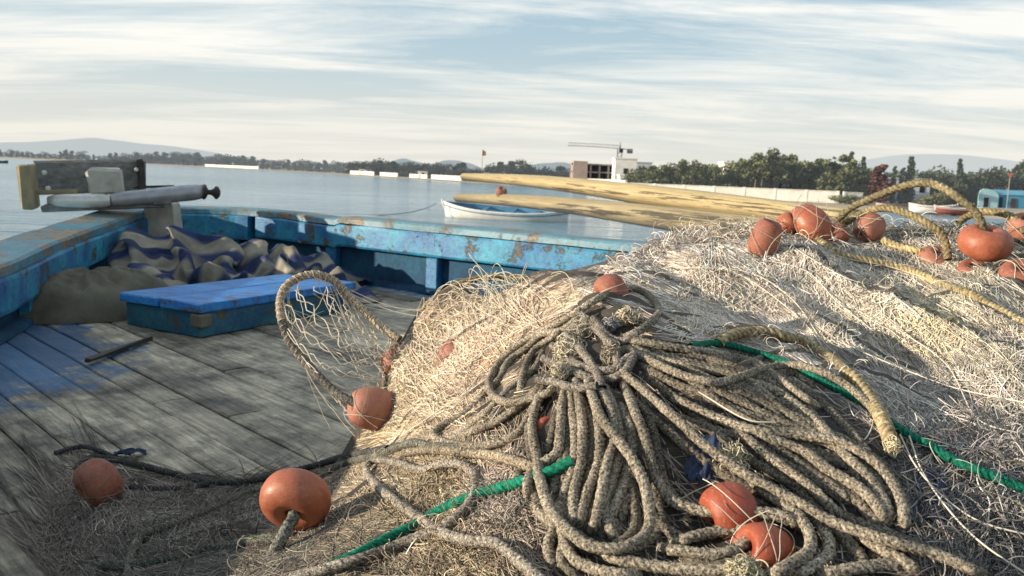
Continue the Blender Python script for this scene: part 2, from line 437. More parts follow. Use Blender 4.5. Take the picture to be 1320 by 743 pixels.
# ------------------------------------------------------------------ sea, land, hills
SEA, LAND = -1.4, -1.15
def sea_mat():
    m, nt, b = M("rippled_sea")
    b.inputs["Roughness"].default_value = .12; b.inputs["IOR"].default_value = 1.33
    v1 = coords(nt, (.35, 1.1, 1), rz=R(8)); v2 = coords(nt, (.07, .22, 1), rz=R(-6)); v3 = coords(nt, (.012, .05, 1))
    h1 = noise(nt, v1, 1.0, 5, .62); h2 = noise(nt, v2, 1.0, 5, .6)
    c = ramp(nt, noise(nt, v3, 1.0, 6, .65), [(.36, (.09, .20, .27)), (.64, (.27, .41, .48))])
    nt.links.new(c, b.inputs["Base Color"])
    s = N(nt, "ShaderNodeMath", operation='MULTIPLY_ADD'); nt.links.new(h2, s.inputs[0]); s.inputs[1].default_value = 3.2; nt.links.new(h1, s.inputs[2])
    bump(nt, b, s.outputs[0], 1.0, .38)
    return m
xs = np.concatenate([[-9000, -2000, -500], np.linspace(-150, 150, 7), [500, 2000, 9000]]); ys = np.concatenate([[-300, -50], np.linspace(0, 200, 9), [500, 2000, 9000]])
gx, gy = np.meshgrid(xs, ys, indexing='ij'); nn = gx.shape
idx = np.arange(gx.size).reshape(nn)
Q = np.stack([idx[:-1, :-1], idx[1:, :-1], idx[1:, 1:], idx[:-1, 1:]], -1).reshape(-1, 4)
tag(mesh_np("sea", np.stack([gx.ravel(), gy.ravel(), np.full(gx.size, SEA)], 1), Q, sea_mat()), kind="structure")
def pxY(px, Y): return (px - CX) / FPX * Y * 1.0
# shoreline in plan: from right near to far left
shore = [(75, 38), (52, 62), (46, 80), (40, 93), (31, 104), (20, 112), (17, 135), (7, 175), (-10, 215), (-40, 270), (-85, 360), (-160, 480), (-330, 620), (-620, 860), (-1100, 1150)]
shore = catmull(np.array(shore, float), 6)
inland = np.array([[1500, 2600], [1500, 20], [300, 20]], float)
edge_in = shore + norm(np.array([60., 260.]) - 0 * shore) * 5.0
V = []; F = []
n = len(shore)
for k in range(n):
    V += [(shore[k][0], shore[k][1], SEA - .15), (shore[k][0] + 2.5, shore[k][1] + 4.5, LAND - .08), (shore[k][0] + 5, shore[k][1] + 11, LAND), (900 + shore[k][0] * .2, 2600 + shore[k][1] * .1, LAND + .0)]
for k in range(n - 1):
    for j in range(3): F.append((4 * k + j, 4 * k + 4 + j, 4 * k + 5 + j, 4 * k + 1 + j))
b0 = len(V); V += [(300, 20, LAND), (900, 20, LAND)]
F.append((0, 1, 2, 3, b0 + 1, b0))
o = mesh_np("beach_ground", V, F, m_sand, shade=False); tag(o, kind="structure")
def hill(name, px0, px1, Y, prof, mat, seed):
    n = 70; t = np.linspace(0, 1, n)
    x = pxY(px0 + (px1 - px0) * t, Y)
    hpx = np.interp(t, [p[0] for p in prof], [p[1] for p in prof]); hpx = smooth(hpx, 4) + (fbm(t * 14, t * 0, seed) - .5) * 2.2 * np.minimum(1, hpx / 6)
    h = CAM[2] + hpx * Y / FPX
    V = []; F = []
    D = 900
    for k in range(n):
        V += [(x[k], Y - D * .5, LAND - 1), (x[k], Y - D * .2, h[k] * .5), (x[k], Y, h[k]), (x[k], Y + D, LAND - 1)]
    for k in range(n - 1):
        for j in range(3): F.append((4 * k + j, 4 * k + 4 + j, 4 * k + 5 + j, 4 * k + 1 + j))
    tag(mesh_np(name, V, F, mat), kind="structure")
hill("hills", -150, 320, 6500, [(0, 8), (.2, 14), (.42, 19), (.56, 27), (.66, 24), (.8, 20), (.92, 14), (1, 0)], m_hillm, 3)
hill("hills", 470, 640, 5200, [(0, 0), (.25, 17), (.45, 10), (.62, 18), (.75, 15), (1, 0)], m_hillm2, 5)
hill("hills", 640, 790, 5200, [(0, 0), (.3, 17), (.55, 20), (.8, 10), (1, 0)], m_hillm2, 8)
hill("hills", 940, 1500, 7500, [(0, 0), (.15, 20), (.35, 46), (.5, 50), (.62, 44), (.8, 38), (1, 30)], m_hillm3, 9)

# ------------------------------------------------------------------ trees
def crown_mesh(name, kind, seed, mat):
    r = np.random.default_rng(seed)
    C = []; S = []
    if kind == 'round':
        for k in range(14):
            a = r.uniform(0, 6.28); q = r.uniform(0, .36); C.append((math.cos(a) * q, math.sin(a) * q, r.uniform(.16, .84) - q * .25)); S.append(r.uniform(.12, .21))
    elif kind == 'pine':
        for k in range(15):
            a = r.uniform(0, 6.28); q = r.uniform(0, .27); C.append((math.cos(a) * q, math.sin(a) * q, r.uniform(.48, .9) - q * .25)); S.append(r.uniform(.08, .16))
    elif kind == 'tall':
        for k in range(20):
            z = r.uniform(.12, .93); q = r.uniform(0, .17) * (1.1 - z * .8); a = r.uniform(0, 6.28); C.append((math.cos(a) * q, math.sin(a) * q, z)); S.append(.15 * (1.08 - z * .72))
    elif kind == 'cypress':
        for k in range(16):
            z = .08 + .88 * k / 15; C.append((r.normal(0, .012), r.normal(0, .012), z)); S.append(.09 * (1.02 - z) ** .6 + .015)
    elif kind == 'bush':
        for k in range(12):
            a = r.uniform(0, 6.28); q = r.uniform(0, .6); C.append((math.cos(a) * q, math.sin(a) * q, r.uniform(.25, .7) - q * .3)); S.append(r.uniform(.2, .32))
    C = np.array(C); S = np.array(S); per = 80
    pts = []; cl = []
    for c, s in zip(C, S):
        d = norm(r.normal(size=(per, 3))); rad = s * r.uniform(.45, 1.08, (per, 1)); p = c + d * rad * np.array([1, 1, .85])
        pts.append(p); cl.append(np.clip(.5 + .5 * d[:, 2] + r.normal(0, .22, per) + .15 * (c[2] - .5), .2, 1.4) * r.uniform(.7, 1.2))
    pts = np.concatenate(pts); cl = np.concatenate(cl); n = len(pts)
    sz = r.uniform(.018, .045, n) * (1.5 if kind == 'bush' else 1.0)
    a = norm(r.normal(size=(n, 3))); b = norm(np.cross(a, norm(r.normal(size=(n, 3)))))
    V = np.stack([pts - a * sz[:, None], pts + b * sz[:, None] * .7, pts + a * sz[:, None], pts - b * sz[:, None] * .7], 1).reshape(-1, 3)
    Q = np.arange(4 * n).reshape(n, 4)
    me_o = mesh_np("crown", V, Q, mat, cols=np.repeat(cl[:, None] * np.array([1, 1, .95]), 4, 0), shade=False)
    me = me_o.data; bpy.data.objects.remove(me_o); me.name = name
    return me
def trunk_mesh(kind, seed):
    r = np.random.default_rng(seed); mb = MB()
    top = {'round': .45, 'pine': .66, 'tall': .5, 'cypress': .3, 'bush': .25}[kind]
    P = np.array([[0, 0, -.02], [r.normal(0, .01), r.normal(0, .01), top * .5], [r.normal(0, .02), r.normal(0, .02), top]])
    mb.tube(catmull(P, 4), np.linspace(.022, .012, 9), 6)
    for k in range(4):
        a = r.uniform(0, 6.28); z = top * r.uniform(.6, .95)
        mb.tube(np.array([[P[1][0], P[1][1], z], [math.cos(a) * .12, math.sin(a) * .12, z + .12], [math.cos(a) * .2, math.sin(a) * .2, z + .2]]), np.array([.010, .007, .004]), 5)
    o = mb.build("trunk", m_bark); me = o.data; bpy.data.objects.remove(o); return me
TRK = {k: trunk_mesh(k, 3 + i) for i, k in enumerate(('round', 'pine', 'tall', 'cypress', 'bush'))}
CRN = {}
def tree(name, kind, px, Y, htop, width, mat, label, group=None, z=LAND, base_lift=0):
    """htop: the height of the tree; width: crown scale"""
    v = random.randint(0, 2); key = (kind, v, mat.name)
    if key not in CRN: CRN[key] = crown_mesh("crown", kind, 100 + v * 7 + len(CRN), mat)
    x = pxY(px, Y)
    t = empty(name, (x, Y, z), label, "bush" if kind == 'bush' else "tree", group)
    rz = random.uniform(0, 6.28)
    for nm, me in (("trunk", TRK[kind]), ("crown", CRN[key])):
        o = bpy.data.objects.new(nm, me); COL.objects.link(o); o.parent = t
        o.scale = (width, width, htop); o.rotation_euler = (0, 0, rz)
    return t
def hy(px): return 200 + (px) * .0402
def th(px, top, Y, z=LAND):             # height of a tree whose top shows at photo row `top`
    return CAM[2] + (hy(px) - top) * Y / FPX - z
# pines with bare trunks behind the white wall
for px, top in [(858, 208), (872, 203), (886, 206), (930, 212), (944, 206), (957, 208), (966, 194), (974, 200), (985, 189), (997, 197), (1010, 196), (1022, 205), (1034, 204)]:
    Y = random.uniform(131, 142); h = th(px, top, Y)
    tree("pine_tree", 'pine', px, Y, h, h * random.uniform(.85, 1.1), random.choice([m_leaf, m_leafolive]), "tall pine with a bare pale trunk behind the long white wall", "pines in a row behind the white wall")
for px, top in [(820, 213), (834, 209), (848, 212), (900, 211), (915, 214), (1046, 200), (1056, 206), (1066, 208), (1078, 199), (1088, 205), (1098, 210)]:
    Y = random.uniform(128, 138); h = th(px, top, Y)
    tree("leafy_tree", 'tall', px, Y, h, h * random.uniform(1.2, 1.5), random.choice([m_leafolive, m_leaf]), "bushy green tree leafed down to the ground near the white wall", "bushy trees along the white wall")
for px, top in [(x_ + random.uniform(-3, 3), float(np.interp(x_, [805, 860, 940, 990, 1040, 1100], [215, 209, 207, 198, 203, 208])) + random.uniform(-3, 4)) for x_ in range(808, 1110, 6)]:
    Y = random.uniform(146, 160); h = th(px, top, Y)
    tree("dark_tree", 'round', px, Y, h, h * random.uniform(1.2, 1.6), random.choice([m_leafdark, m_leaf]), "dark round tree filling the gaps behind the pine trunks", "dark trees behind the pines")
o = tree("red_tree", 'tall', 1123, 126, th(1123, 211, 126), th(1123, 211, 126) * 1.5, m_leafred, "narrow red-brown tree among the green ones, right of the pines")
for px, top, lab in [(1085, 196, "slim dark cypress rising just above the last leafy trees"), (1101, 202, "slim pale cypress just left of the red tree"), (1141, 214, "short slim cypress right of the red tree"), (1152, 216, "low dark cypress between two taller ones"),
                     (1162, 202, "tallest pointed cypress, standing right of the red tree"), (1224, 205, "pointed cypress rising out of the dark round trees")]:
    Y = 140; h = th(px, top, Y)
    tree("cypress_tree", 'cypress', px, Y, h, h * (1.15 if px in (1162, 1152) else .9), m_leafdark, lab)
for px, top in [(x_ + random.uniform(-3, 3), 219 + random.uniform(-5, 6)) for x_ in range(1112, 1345, 7)] + [(1112, 232), (1136, 226), (1150, 228), (1166, 226), (1180, 213), (1196, 222), (1206, 212), (1216, 222), (1226, 222), (1238, 224), (1252, 222), (1262, 212), (1272, 209), (1284, 213), (1296, 216), (1312, 222), (1330, 220), (1345, 215)]:
    Y = random.uniform(150, 165); h = th(px, top, Y)
    tree("dark_tree", 'round', px, Y, h, h * random.uniform(1.05, 1.35), m_leafdark, "dark round tree behind the blue building and the beach", "dark trees behind the beach")
h = th(1306, 205, 158); tree("umbrella_pine", 'pine', 1306, 158, h, h * .85, m_leafdark, "tall dark umbrella pine above the blue building")
for px, top, wd in [(1078, 249, 4.2), (1092, 247, 4.5), (1106, 250, 4.0), (1186, 247, 4.0), (1200, 243, 5), (1214, 245, 4.5), (1226, 249, 3.6)]:
    Y = random.uniform(112, 118); h = th(px, top, Y)
    tree("beach_bush", 'bush', px, Y, h, wd * .75, m_leafolive, "low grey-green bush on the sand at the back of the beach", "bushes at the back of the beach")
# mid-distance trees by the buildings and along the far shore
def far_group(lst, Y0, Y1, mat, label, group, kinds=('round', 'round', 'tall')):
    for px, top in lst:
        Y = random.uniform(Y0, Y1) if not callable(Y0) else Y0(px) * random.uniform(1.03, 1.12)
        h = th(px, top, Y)
        tree("shore_tree", random.choice(kinds), px, Y, h, h * random.uniform(1.5, 2.3), mat, label, group)
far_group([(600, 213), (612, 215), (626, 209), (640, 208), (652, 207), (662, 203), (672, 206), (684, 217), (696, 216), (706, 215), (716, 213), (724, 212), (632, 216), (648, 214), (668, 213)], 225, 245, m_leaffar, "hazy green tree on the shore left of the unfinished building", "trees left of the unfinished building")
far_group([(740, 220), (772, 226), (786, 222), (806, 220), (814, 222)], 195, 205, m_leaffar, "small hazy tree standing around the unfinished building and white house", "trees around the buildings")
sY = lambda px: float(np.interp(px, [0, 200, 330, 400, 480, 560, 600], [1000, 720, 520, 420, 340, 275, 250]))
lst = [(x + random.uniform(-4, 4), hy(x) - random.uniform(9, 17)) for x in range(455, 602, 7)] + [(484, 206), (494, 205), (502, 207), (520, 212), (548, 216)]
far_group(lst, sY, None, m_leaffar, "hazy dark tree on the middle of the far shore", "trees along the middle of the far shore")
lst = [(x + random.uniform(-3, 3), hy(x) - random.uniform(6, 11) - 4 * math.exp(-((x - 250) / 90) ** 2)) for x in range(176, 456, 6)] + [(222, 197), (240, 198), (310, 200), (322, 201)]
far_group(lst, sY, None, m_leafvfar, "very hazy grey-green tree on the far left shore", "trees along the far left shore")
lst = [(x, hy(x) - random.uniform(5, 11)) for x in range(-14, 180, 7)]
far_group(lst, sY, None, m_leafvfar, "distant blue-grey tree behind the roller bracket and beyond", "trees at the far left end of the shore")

# ------------------------------------------------------------------ walls, buildings, crane
def wall(px0, Y0, px1, Y1, h, label, thick=.3, name="boundary_wall"):
    a = np.array([pxY(px0, Y0), Y0]); b = np.array([pxY(px1, Y1), Y1]); d = b - a; L = np.linalg.norm(d)
    e = empty(name, (*((a + b) / 2), LAND), label, "wall")
    ang = math.atan2(d[1], d[0])
    MB().box((*((a + b) / 2), LAND + h / 2 - .2), (L, thick, h + .4), ang, bev=.03).build("wall_face", m_white, e)
    MB().box((*((a + b) / 2), LAND + h + .06), (L + .1, thick + .14, .12), ang, bev=.02).build("coping", m_white, e)
    mb = MB()
    k = int(L / 4)
    for i in range(k + 1):
        p = a + d * (i / max(k, 1)); mb.box((*p, LAND + h / 2 + .02), (.34, thick + .1, h + .3), ang, bev=.02)
    mb.build("pier", m_white, e)
wall(800, 128, 1072, 121, 1.55, "long low white boundary wall in front of the pines")
wall(1080, 119, 1103, 119, 1.5, "short end piece of white wall beside the beach bushes")
wall(752, 178, 800, 140, 1.9, "white wall with a step below the unfinished building")
for i, (a, b_, h, lab) in enumerate([(262, 330, 1.3, "long thin white wall on the far left shore"), (448, 478, 1.3, "white waterside wall at the start of the middle shore"), (486, 508, 1.2, "second white waterside wall along the middle shore"),
                                    (524, 546, 1.1, "third white waterside wall, before the spar tip"), (552, 590, 1.2, "last white waterside wall, just left of the spar tip")]):
    Y = sY((a + b_) / 2) * .985; wall(a, sY(a) * .985, b_, sY(b_) * .985, h, lab)
def house(px, Y, wd, dp, h, label, mat, name="house", rz=0, cat="building", door=True):
    x = pxY(px, Y); e = empty(name, (x, Y, LAND), label, cat)
    MB().box((x, Y, LAND + h / 2 - .2), (wd, dp, h + .4), rz, bev=.04).build("wall", mat, e)
    c, s = math.cos(rz), math.sin(rz)
    MB().box((x, Y, LAND + h + .14), (wd + .3, dp + .3, .28), rz, bev=.03).build("parapet", mat, e)
    k = max(1, int(wd / 2.4))
    for i in range(k):
        o = (i + .5) / k * wd - wd / 2
        f = MB().box((x + c * o + s * (dp / 2 + .02), Y + s * o - c * (dp / 2 + .02), LAND + h * .62), (.9, .08, 1.1), rz).build("window", m_dark, e)
    return e
house(797, 176, 4.4, 5, 6.2, "sunlit white two-storey house beside the crane mast", m_white)
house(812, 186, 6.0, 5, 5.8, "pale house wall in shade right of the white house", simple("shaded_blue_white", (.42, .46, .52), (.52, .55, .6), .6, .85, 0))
house(817, 165, 8.0, 4, 2.8, "low white outbuilding with a flat roof below the white house", m_white)
house(932, 150, 3.2, 4, 5.6, "small white house glimpsed between the pine trunks", m_white)
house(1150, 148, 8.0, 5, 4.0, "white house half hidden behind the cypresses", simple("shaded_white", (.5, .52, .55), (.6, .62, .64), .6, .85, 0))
house(468, 355, 5.0, 5, 1.9, "small white waterside house on the far shore", m_white)
house(541, 290, 3.0, 4, 2.0, "tiny white hut among trees on the far shore", m_white)
# unfinished concrete building
Yb = 195; xb0, xb1 = pxY(730, Yb), pxY(786, Yb); wd = xb1 - xb0; hb = th(750, 212, Yb)
e = empty("unfinished_building", ((xb0 + xb1) / 2, Yb, LAND), "unfinished grey concrete building with open floors below the crane jib", "building")
for k in range(3): MB().box(((xb0 + xb1) / 2, Yb, LAND + hb * (.34 + .33 * k)), (wd, 8, .32), 0, bev=.02).build("floor_slab", m_concrete, e)
for k in range(6):
    for yy in (-3.7, 3.7): MB().box((xb0 + wd * (k + .03) / 5.06, Yb + yy, LAND + hb * .5 - .1), (.4, .4, hb * .98), 0, bev=.02).build("column", m_concrete, e)
MB().box((xb0 + 1.6, Yb - 1, LAND + hb * .5 + .3), (3.2, 7.6, hb + .6), 0, bev=.03).build("stair_tower", simple("pinkish_block", (.30, .23, .2), (.4, .32, .28), .5, .9, .2), e)
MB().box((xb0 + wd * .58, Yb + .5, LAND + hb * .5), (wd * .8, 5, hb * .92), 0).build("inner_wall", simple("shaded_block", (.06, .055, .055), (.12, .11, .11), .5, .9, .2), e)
MB().box((xb0 + wd * .46, Yb - 4.2, LAND + hb * .2), (wd * .4, .5, hb * .4), 0, bev=.02).build("screen_wall", m_white, e)
# tower crane
Yc = 205; xc = pxY(790, Yc); zt = LAND + th(790, 192, Yc)
e = empty("tower_crane", (xc, Yc, LAND), "grey tower crane with a long level jib above the buildings", "crane")
mb = MB()
for sx in (-.5, .5):
    for sy in (-.5, .5): mb.box((xc + sx, Yc + sy, (LAND + zt) / 2), (.16, .16, zt - LAND))
z = LAND
while z < zt - 1:
    for sy in (-.5, .5): mb.tube(np.array([[xc - .5, Yc + sy, z], [xc, Yc + sy, z + .5], [xc + .5, Yc + sy, z + 1]]), .05, 4)
    z += 1
mb.build("mast", m_cranem, e)
mb = MB(); xl = pxY(724, Yc); 
for zz_, yy in ((0, -.4), (0, .4), (.7, 0)): mb.tube(np.array([[xl, Yc + yy, zt + zz_ - .2 + .4], [(xl + xc) / 2, Yc + yy, zt + zz_ + .2], [xc, Yc + yy, zt + zz_]]), .06, 5)
k = 0
for t in np.linspace(0, .97, 24):
    xx = xl + (xc - xl) * t; mb.tube(np.array([[xx, Yc - .4, zt + .2], [xx + .2, Yc - .2, zt + .55], [xx + .45, Yc, zt + .85]]), .04, 4)
mb.build("jib", m_cranem, e)
mb = MB(); xr = pxY(806, Yc)
for yy in (-.4, .4): mb.tube(np.array([[xc, Yc + yy, zt], [(xc + xr) / 2, Yc + yy, zt - .1], [xr, Yc + yy, zt - .2]]), .09, 5)
mb.build("counter_jib", m_cranem, e); MB().box((xr - .6, Yc, zt - .5), (1.3, 1.0, 1.1), bev=.05).build("counterweight", m_concrete, e)
mb = MB(); mb.tube(np.array([[xc, Yc, zt], [xc, Yc, zt + .8], [xc, Yc, zt + 1.6]]), np.array([.3, .2, .1]), 6); mb.build("mast_head", m_cranem, e)
MB().box((xc + .2, Yc - .9, zt - .5), (.9, .9, 1.0), bev=.05).build("cab", m_dark, e)
# flag pole
Yf = 240; xf = pxY(615.5, Yf); zf = LAND + th(616, 193, Yf)
e = empty("flag_pole", (xf, Yf, LAND), "thin flag pole with a small red flag above the shore trees", "flag")
MB().tube(np.array([[xf, Yf, LAND - .2], [xf, Yf, zf * .5], [xf, Yf, zf]]), .09, 6).build("pole", m_cranem, e)
gx, gy = np.meshgrid(np.linspace(0, 1, 9), np.linspace(0, 1, 6), indexing='ij')
V = np.stack([xf + gx * .95, Yf + .15 * np.sin(gx * 7), zf - .1 - gy * 1.6 - gx * .5 * (1 - gy)], -1).reshape(-1, 3); idx = np.arange(54).reshape(9, 6)
mesh_np("flag", V, np.stack([idx[:-1, :-1], idx[1:, :-1], idx[1:, 1:], idx[:-1, 1:]], -1).reshape(-1, 4), simple("faded_red_flag", (.3, .1, .07), (.4, .15, .1), 1, .9, 0), e)
# blue building on the beach
Yb = 138; xb = pxY(1252, Yb); gw = pxY(1277, Yb) - xb; hb = th(1262, 243, Yb); L = 13.0
e = empty("beach_building", (xb, Yb, LAND), "long light blue beach building with a pale cyan rounded gable end", "building")
mb = MB(); prof = [(0, -.3), (gw, -.3), (gw, hb * .66), (gw * .82, hb * .86), (gw * .5, hb * .98), (gw * .22, hb), (gw * .06, hb * .9), (0, hb * .7)]
n = len(prof)
V = [(xb + p[0], Yb, LAND + p[1]) for p in prof] + [(xb + p[0] + 1.4, Yb + 3, LAND + p[1]) for p in prof]
mb.add(V, [tuple(range(n))[::-1], tuple(range(n, 2 * n))] + [(k, (k + 1) % n, n + (k + 1) % n, n + k) for k in range(n)])
mb.build("gable_end", m_cyan, e)
MB().box((xb + gw + L / 2 - .05, Yb + 2.0, LAND + hb * .36 - .2), (L, 3.4, hb * .72 + .4), bev=.03).build("long_wall", m_blueb, e)
mb = MB(); V = [(xb + gw * .5, Yb + .15, LAND + hb * .75), (xb + gw + L, Yb + .15, LAND + hb * .72), (xb + gw + L, Yb + 2.2, LAND + hb * .98), (xb + gw * .5, Yb + 2.2, LAND + hb * .98)]
mb.add(V + [(v[0], v[1], v[2] - .12) for v in V], [(0, 1, 2, 3), (7, 6, 5, 4), (0, 4, 5, 1), (1, 5, 6, 2), (2, 6, 7, 3), (3, 7, 4, 0)]); mb.build("roof", simple("blue_roof_sheet", (.10, .30, .42), (.16, .38, .50), .8, .6, .1), e)
MB().box((xb + gw * .38, Yb - .03, LAND + hb * .27), (.75, .1, hb * .5), bev=.01).build("door", m_dark, e)
MB().box((xb + gw + 2.6, Yb + .27, LAND + hb * .28), (.9, .12, hb * .5), bev=.01).build("door", simple("brown_door", (.05, .04, .04), (.09, .07, .06), 1, .7, 0), e)
MB().box((xb + gw + 5.2, Yb + .27, LAND + hb * .42), (1.3, .12, .8), bev=.01).build("window", simple("pale_shutter", (.4, .5, .55), (.5, .6, .62), 1, .7, 0), e)
MB().box((xb + gw + .6, Yb + .27, LAND + hb * .3), (.5, .1, hb * .55), bev=.01).build("door", m_dark, e)
# red road sign on a pole
Ys = 124; xs_ = pxY(1288.5, Ys); zs = LAND + th(1288, 223, Ys)
e = empty("beach_sign", (xs_, Ys, LAND), "small faded red triangular sign on a thin pole before the blue building", "sign")
MB().tube(np.array([[xs_, Ys, LAND - .1], [xs_, Ys, (LAND + zs) / 2], [xs_, Ys, zs - .3]]), .06, 6).build("pole", m_cranem, e)
mb = MB(); V = [(xs_ - .45, Ys - .08, zs), (xs_ + .45, Ys - .08, zs), (xs_, Ys - .08, zs - .85)]
mb.add(V + [(v[0], v[1] + .04, v[2]) for v in V], [(0, 1, 2), (5, 4, 3), (0, 3, 4, 1), (1, 4, 5, 2), (2, 5, 3, 0)]); mb.build("sign_plate", simple("faded_red_sign", (.4, .13, .1), (.5, .2, .15), 2, .6, 0), e)

# ------------------------------------------------------------------ boats
def small_boat(name, px, Y, L, beam, H, ang, label, hull, inner, trim, z=SEA, group=None):
    x = pxY(px, Y); e = empty(name, (x, Y, z), label, "boat", group)
    c, s = math.cos(ang), math.sin(ang)
    def W(a, b_, zc): return (x + c * a - s * b_, Y + s * a + c * b_, z + zc)
    n = 22; ts = np.linspace(-1, 1, n)
    half = beam / 2 * (1 - np.abs(ts) ** 2.6) + .02
    sheer = H * (1 + .38 * np.abs(ts) ** 2.4)
    prof = [(0.0, -.35), (.62, -.2), (.86, .25), (1.0, .72), (1.0, 1.0)]
    V = []; F = []; m = len(prof) * 2 - 1
    ring = [(-p[0], p[1]) for p in prof[::-1]] + prof[1:]
    for t, hw, sh in zip(ts, half, sheer):
        for o_, zc in ring: V.append(W(t * L / 2 * (1 + .03 * zc), o_ * hw, zc * sh if zc > 0 else zc * H))
    for i in range(n - 1):
        for j in range(m - 1): F.append((i * m + j, i * m + j + 1, (i + 1) * m + j + 1, (i + 1) * m + j))
    mesh_np("hull", V, F, hull, e)
    V = []; F = []
    for t, hw, sh in zip(ts, half * .93, sheer):
        for o_, zc in ((-1, .99), (-.85, .45), (.85, .45), (1, .99)): V.append(W(t * L / 2 * .985, o_ * hw, zc * sh))
    for i in range(n - 1):
        for j in range(3): F.append((i * 4 + j, (i + 1) * 4 + j, (i + 1) * 4 + j + 1, i * 4 + j + 1))
    mesh_np("interior", V, F, inner, e)
    for sg in (-1, 1):
        P = np.array([W(t * L / 2 * 1.03, sg * hw * 1.02, sh) for t, hw, sh in zip(ts, half, sheer)])
        MB().tube(P, .045, 6).build("gunwale", trim, e)
        P = np.array([W(t * L / 2 * 1.022, sg * (hw * 1.0 + .015), sh * .78) for t, hw, sh in zip(ts, half, sheer)])
        MB().tube(P, .028, 6).build("rubbing_strip", trim if trim != hull else inner, e)
    for t in (-.35, .1, .5):
        hw = float(np.interp(t, ts, half)); MB().box(W(t * L / 2, 0, H * .82), (.25, hw * 1.8, .05), ang).build("thwart", inner, e)
    MB().tube(np.array([W(-L / 2 * 1.0, 0, H * .6), W(-L / 2 * 1.05, 0, H * 1.3), W(-L / 2 * 1.06, 0, H * 1.62)]), .06, 6).build("stem_post", trim, e)
    return e
small_boat("rowing_boat", 648, 44, 6.4, 2.0, .52, R(-10), "white open boat with a blue inside moored beyond the blue gunwale", m_whitehull, m_boatblue, m_whitehull).rotation_euler = (R(8), 0, 0)
small_boat("beached_boat", 1150, 92, 5.5, 1.7, .55, R(12), "white and red small boat drawn up on the beach, behind the rope arch", m_whitehull, m_redtrim, m_redtrim, z=LAND)
small_boat("beached_boat", 1194, 90, 4.6, 1.6, .6, R(170), "white small boat with dark inside drawn up on the beach under the bushes", m_whitehull, m_dark, m_whitehull, z=LAND)
small_boat("beached_boat", 1228, 88, 5.0, 1.6, .5, R(5), "low reddish small boat drawn up on the beach left of the blue building", m_redtrim, m_boatblue, m_whitehull, z=LAND)
small_boat("moored_dinghy", 1042, 84, 2.0, .9, .35, R(20), "tiny white dinghy on the strip of water by the beach", m_whitehull, m_boatblue, m_whitehull)
small_boat("moored_boat", -1, 250, 4.5, 1.4, .6, R(5), "tiny dark boat far out on the water at the left edge", m_dark, m_dark, m_dark)
mb = MB()
P = catmull(np.array([at(563, 262, 44.0), at(548, 269, 44), at(520, 275, 43.5), at(470, 279, 43)]), 6); P[:, 2] = np.maximum(P[:, 2], SEA - .02)
o = mb.tube(P, .02, 5).build("mooring_line", m_greywood, shade=True); tag(o, "thin dark line running from the white boat's bow into the water", "mooring line")
# long spars lying out over the water
def spar(p0, p1, r0_, r1_, label, bow=.05, mat=None):
    L = np.linalg.norm(p1 - p0); t = np.linspace(0, 1, 90); P = np.stack([(t - .5) * L, .02 * np.sin(t * 5), bow * np.sin(t * math.pi)], 1)
    rr = r0_ + (r1_ - r0_) * t
    a = np.linspace(0, 6.283, 18, endpoint=False)
    RR = rr[:, None] * (1 + .05 * (fbm(t[:, None] * 5 + 0 * a, np.cos(a)[None] * 1.2 + 3 + np.sin(a)[None], 4) - .5) * 2)
    RR[0] *= .7
    V, Q = tube_np(P, RR, 18); F = [tuple(q) for q in Q] + [tuple(range(18))[::-1], tuple(range(89 * 18, 90 * 18))]
    low = np.clip(.62 + .75 * V[:, 2] / np.repeat(rr, 18) + .35 * (fbm(V[:, 0] * 3, V[:, 1] * 30, 6) - .5), .16, 1.0)  # underside shade of the round spar painted into the vertex colour, broken by noise
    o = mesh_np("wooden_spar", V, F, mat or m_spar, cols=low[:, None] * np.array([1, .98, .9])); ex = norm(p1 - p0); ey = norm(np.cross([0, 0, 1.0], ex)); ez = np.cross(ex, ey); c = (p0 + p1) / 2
    o.matrix_world = Matrix([[ex[k], ey[k], ez[k], c[k]] for k in range(3)] + [[0, 0, 0, 1]])
    return tag(o, label, "spar")
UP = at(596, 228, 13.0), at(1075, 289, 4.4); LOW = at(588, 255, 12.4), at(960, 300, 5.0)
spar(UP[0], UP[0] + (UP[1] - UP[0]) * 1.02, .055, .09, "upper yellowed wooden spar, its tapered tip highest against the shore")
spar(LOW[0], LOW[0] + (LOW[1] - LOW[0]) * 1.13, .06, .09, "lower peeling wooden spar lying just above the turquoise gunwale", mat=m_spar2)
fl_lathe = None

# ------------------------------------------------------------------ our boat
boat = empty("fishing_boat", (0, 2.5, 0), "worn blue wooden fishing boat whose bow, deck and gunwale surround the nets", "boat")
port = [(-1.5, -2.2), (-1.6, -.6), (-1.68, 1.0), (-1.84, 2.0), (-2.12, 3.0), (-2.36, 3.9), (-2.64, 4.95), (-2.80, 5.95), (-2.88, 6.55)]  # near points, out of view, set inward so the rail shades the net
starb = [(-2.72, 6.95), (-2.05, 6.98), (-.70, 6.05), (.65, 5.05), (1.9, 4.2), (2.75, 3.2), (3.15, 2.0), (3.3, .4), (3.1, -1.2), (2.6, -2.3)]
def chaikin(P, it=2):
    P = np.asarray(P, float)
    for _ in range(it):
        q = P[:-1] * .78 + P[1:] * .22; r = P[:-1] * .22 + P[1:] * .78
        P = np.vstack([P[:1], np.stack([q, r], 1).reshape(-1, 2)[1:-1], P[-1:]])
    return P
railP = resample(chaikin(port + starb), .06)
Trail = norm(np.gradient(railP, axis=0)); Nout = np.stack([-Trail[:, 1], Trail[:, 0]], 1)    # outward (left of travel)
